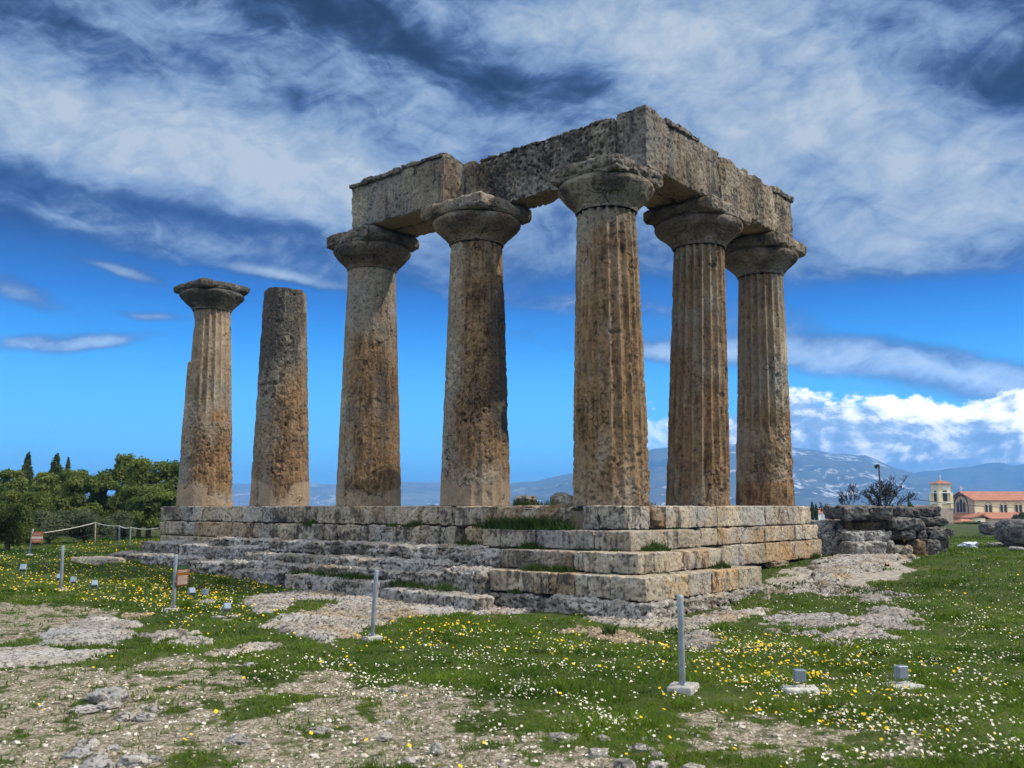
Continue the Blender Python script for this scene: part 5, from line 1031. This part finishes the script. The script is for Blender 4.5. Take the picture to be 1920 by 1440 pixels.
    P('porch_wall', B(-3.2, -.14, -3.4, W_+.3, -.5, 1.9), wall)
    V = np.array([(-3.6, -3.8, 1.92), (-3.6, W_+.7, 1.92), (-.16, W_+.7, 2.85), (-.16, -3.8, 2.85), (-3.6, -3.8, 2.1), (-3.6, W_+.7, 2.1), (-.16, W_+.7, 3.0), (-.16, -3.8, 3.0)], float); P('porch_roof', (V, np.array([(0, 1, 2, 3), (4, 7, 6, 5), (0, 4, 5, 1), (1, 5, 6, 2), (2, 6, 7, 3), (3, 7, 4, 0)])), red)
    for k in range(4): P('porch_opening_shade', arch(-3.21, -1.8+2.9*k, -.3, 1.7, 1.75, off=.04), dkm); P('porch_arch', archring(-3.22, -1.8+2.9*k, -.3, 1.7, 1.75, .22, off=.06), wht)  # openings are dark panels, their inner shade put into the colour
    P('side_door', arch(-3.41, -1.7, -.3, 1.5, 1.75, face='w', off=.04), dkm); P('side_door_arch', archring(-3.42, -1.7, -.3, 1.5, 1.75, .2, face='w', off=.06), wht)
    P('cross', cross(.1, W_/2, 7.7, 1.2), wht); P('cross', cross(19, W_/2, 7.7, 1.4), wht)
    # bell tower: separate building left of the church
    O2 = at(1768, 985, 200); O2[2] = -4.2; ot = empty('bell_tower', O2, 'square cream bell tower with a clock and small red roof', 'bell tower')
    def X2(V): V = np.asarray(V, float); return O2+V[:, :1]*ul+V[:, 1:2]*uw+V[:, 2:3]*uz
    Q = lambda n, g, m: mk(n, X2(g[0]), g[1], m, ot, smooth=False); a = 1.35
    Q('lower_wall', B(-a-.15, a+.15, -a-.15, a+.15, -.5, 4.0), band); Q('shaft_wall', B(-a, a, -a, a, 4.0, 9.1), wall); Q('ledge', B(-a-.3, a+.3, -a-.3, a+.3, 5.0, 5.35), wht); Q('ledge', B(-a-.25, a+.25, -a-.25, a+.25, 7.25, 7.45), wht); Q('cornice', B(-a-.2, a+.2, -a-.2, a+.2, 9.1, 9.3), wht)
    for sx in (-1, 1):
        for sy in (-1, 1): Q('corner_pier', B(sx*a-.32, sx*a+.32, sy*a-.32, sy*a+.32, 4.0, 7.24), wall)
    rv = np.array([(-a-.5, -a-.5, 9.32), (a+.5, -a-.5, 9.32), (a+.5, a+.5, 9.32), (-a-.5, a+.5, 9.32), (0, 0, 10.1)], float); Q('roof', (rv, [np.array([(0, 3, 2, 1)]), np.array([(0, 1, 4), (1, 2, 4), (2, 3, 4), (3, 0, 4)])]), red)
    Q('cross', cross(0, 0, 10.1, 1.1), wht)
    Q('bell_opening_shade', arch(-a, 0, 5.5, 1.0, 2.4, off=.05), dkm); Q('bell_opening_shade', arch(-a, 0, 5.5, 1.0, 2.4, face='w', off=.05), dkm); Q('bell_opening_shade', arch(-a-.15, -.5, 2.6, .45, 1.2, off=.05), dkm); Q('bell_opening_shade', arch(-a-.15, .5, 2.6, .45, 1.2, off=.05), dkm)  # near-black panels carry the shade inside the open arches
    t = np.linspace(0, 2*np.pi, 20, endpoint=False); cv = np.concatenate([np.stack([0*t-a-.07, .55*np.cos(t)-.0, 8.35+.55*np.sin(t)], -1), [[-a-.07, 0, 8.35]]]); j = np.arange(20); Q('clock_face', (cv, np.stack([j, (j+1) % 20, np.full(20, 20)], -1)), wht)
    Q('clock_hands', join([B(-a-.10, -a-.08, -.03, .03, 8.35, 8.75), B(-a-.10, -a-.085, .0, .3, 8.32, 8.38)]), dkm)
    cv2 = cv[:, [1, 0, 2]]; Q('clock_face', (cv2, np.stack([j, (j+1) % 20, np.full(20, 20)], -1)), wht)
    # houses
    def house(px, top, wpx, dep, hpx, lab, yaw, roof=True, seed=0):
        P0 = at(px, 952, dep); k = dep/FPX; w = wpx*k/2; z1 = at(px, top, dep)[2]; z0 = float(ground0(np.array([P0[0]]), np.array([P0[1]]))[0])-.3; h = empty('village_house', (P0[0], P0[1], z0), lab, 'house', 'far village houses'); zr = z1-hpx*k
        f = lambda V: rot2(np.asarray(V, float), yaw)+np.array([P0[0], P0[1], 0])
        V, F = box(-w, w, -w*.8, w*.8, z0, zr); mk('wall', f(V), F, wht, h, smooth=False)
        if roof:
            V = np.array([(-w*1.1, -w*.9, zr+.02), (w*1.1, -w*.9, zr+.02), (w*1.1, w*.9, zr+.02), (-w*1.1, w*.9, zr+.02), (-w*.4, 0, z1), (w*.4, 0, z1)], float); mk('roof', f(V), [np.array([(0, 1, 5, 4), (2, 3, 4, 5), (0, 3, 2, 1)]), np.array([(1, 2, 5), (3, 0, 4)])], red, h, smooth=False)
        for q in (-.5, .1, .6):
            V, F = box(w*q-w*.09, w*q+w*.09, -w*.8-.06, -w*.8+.02, zr-(zr-z0)*.45, zr-(zr-z0)*.18); mk('window', f(V), F, dkm, h, smooth=False)
    house(1541, 953, 34, 140, 9, 'white house with a red roof peeping over the leaning blocks', -.6); house(1552, 962, 22, 120, 5, 'low white annex just right of the red roofed house', -.3, False); house(1722, 946, 14, 260, 4, 'tiny red roofed house between the block wall and the bell tower', .2); house(1806, 973, 46, 150, 11, 'low house of which mostly the red roof shows before the church porch', -.5); house(1733, 947, 12, 300, 3, 'tiny white house beside the bell tower', .5)
    # lamp pole and power pole
    dk = simple('dark_pole', (.035, .033, .03), .8, .2, 5)
    p = at(1652, 952, 55); g = float(ground0(np.array([p[0]]), np.array([p[1]]))[0]); tz = at(1652, 872, 55)[2]; p[2] = g; o = empty('lamp_pole', p, 'tall thin dark pole with a lamp head standing in the bare tree', 'pole')
    V, F = tube([p-[0, 0, .3], p+[0, 0, (tz-g)*.5], [p[0]-.0, p[1], tz]], [.06, .052, .045], 8); mk('pole', V, F, dk, o)
    V, F = tube([np.array([p[0], p[1], tz])-RGT*.22-[0, 0, .12], np.array([p[0], p[1], tz])-RGT*.05, np.array([p[0], p[1], tz])+[0, 0, .05]], [.11, .08, .05], 8); mk('lamp_head', V, F, dk, o)
    p2 = at(1704, 952, 75); g2 = float(ground0(np.array([p2[0]]), np.array([p2[1]]))[0]); t2 = at(1704, 930, 75)[2]; p2[2] = g2; V, F = tube([p2-[0, 0, .2], [p2[0], p2[1], t2]], .08, 6)
    tag(mk('utility_pole', V, F, dk), 'short utility pole left of the bell tower', 'pole'); a_, b_ = np.array([p2[0], p2[1], t2-.2]), at(1990, 950, 120); V, F = tube([a_+(b_-a_)*s-np.array([0, 0, 1.6*s*(1-s)]) for s in np.linspace(0, 1, 24)], .025, 4); tag(mk('power_line', V, F, dk), 'thin power line sagging across the church', 'cable')

build_ground(); build_mountains(); build_platform(); build_columns(); build_architrave(); build_outcrops(); build_tumbled(); build_village()
build_trees(); build_posts(); build_stones(); build_grass(); build_flowers(); build_pebbles(); build_weeds(); build_haze()
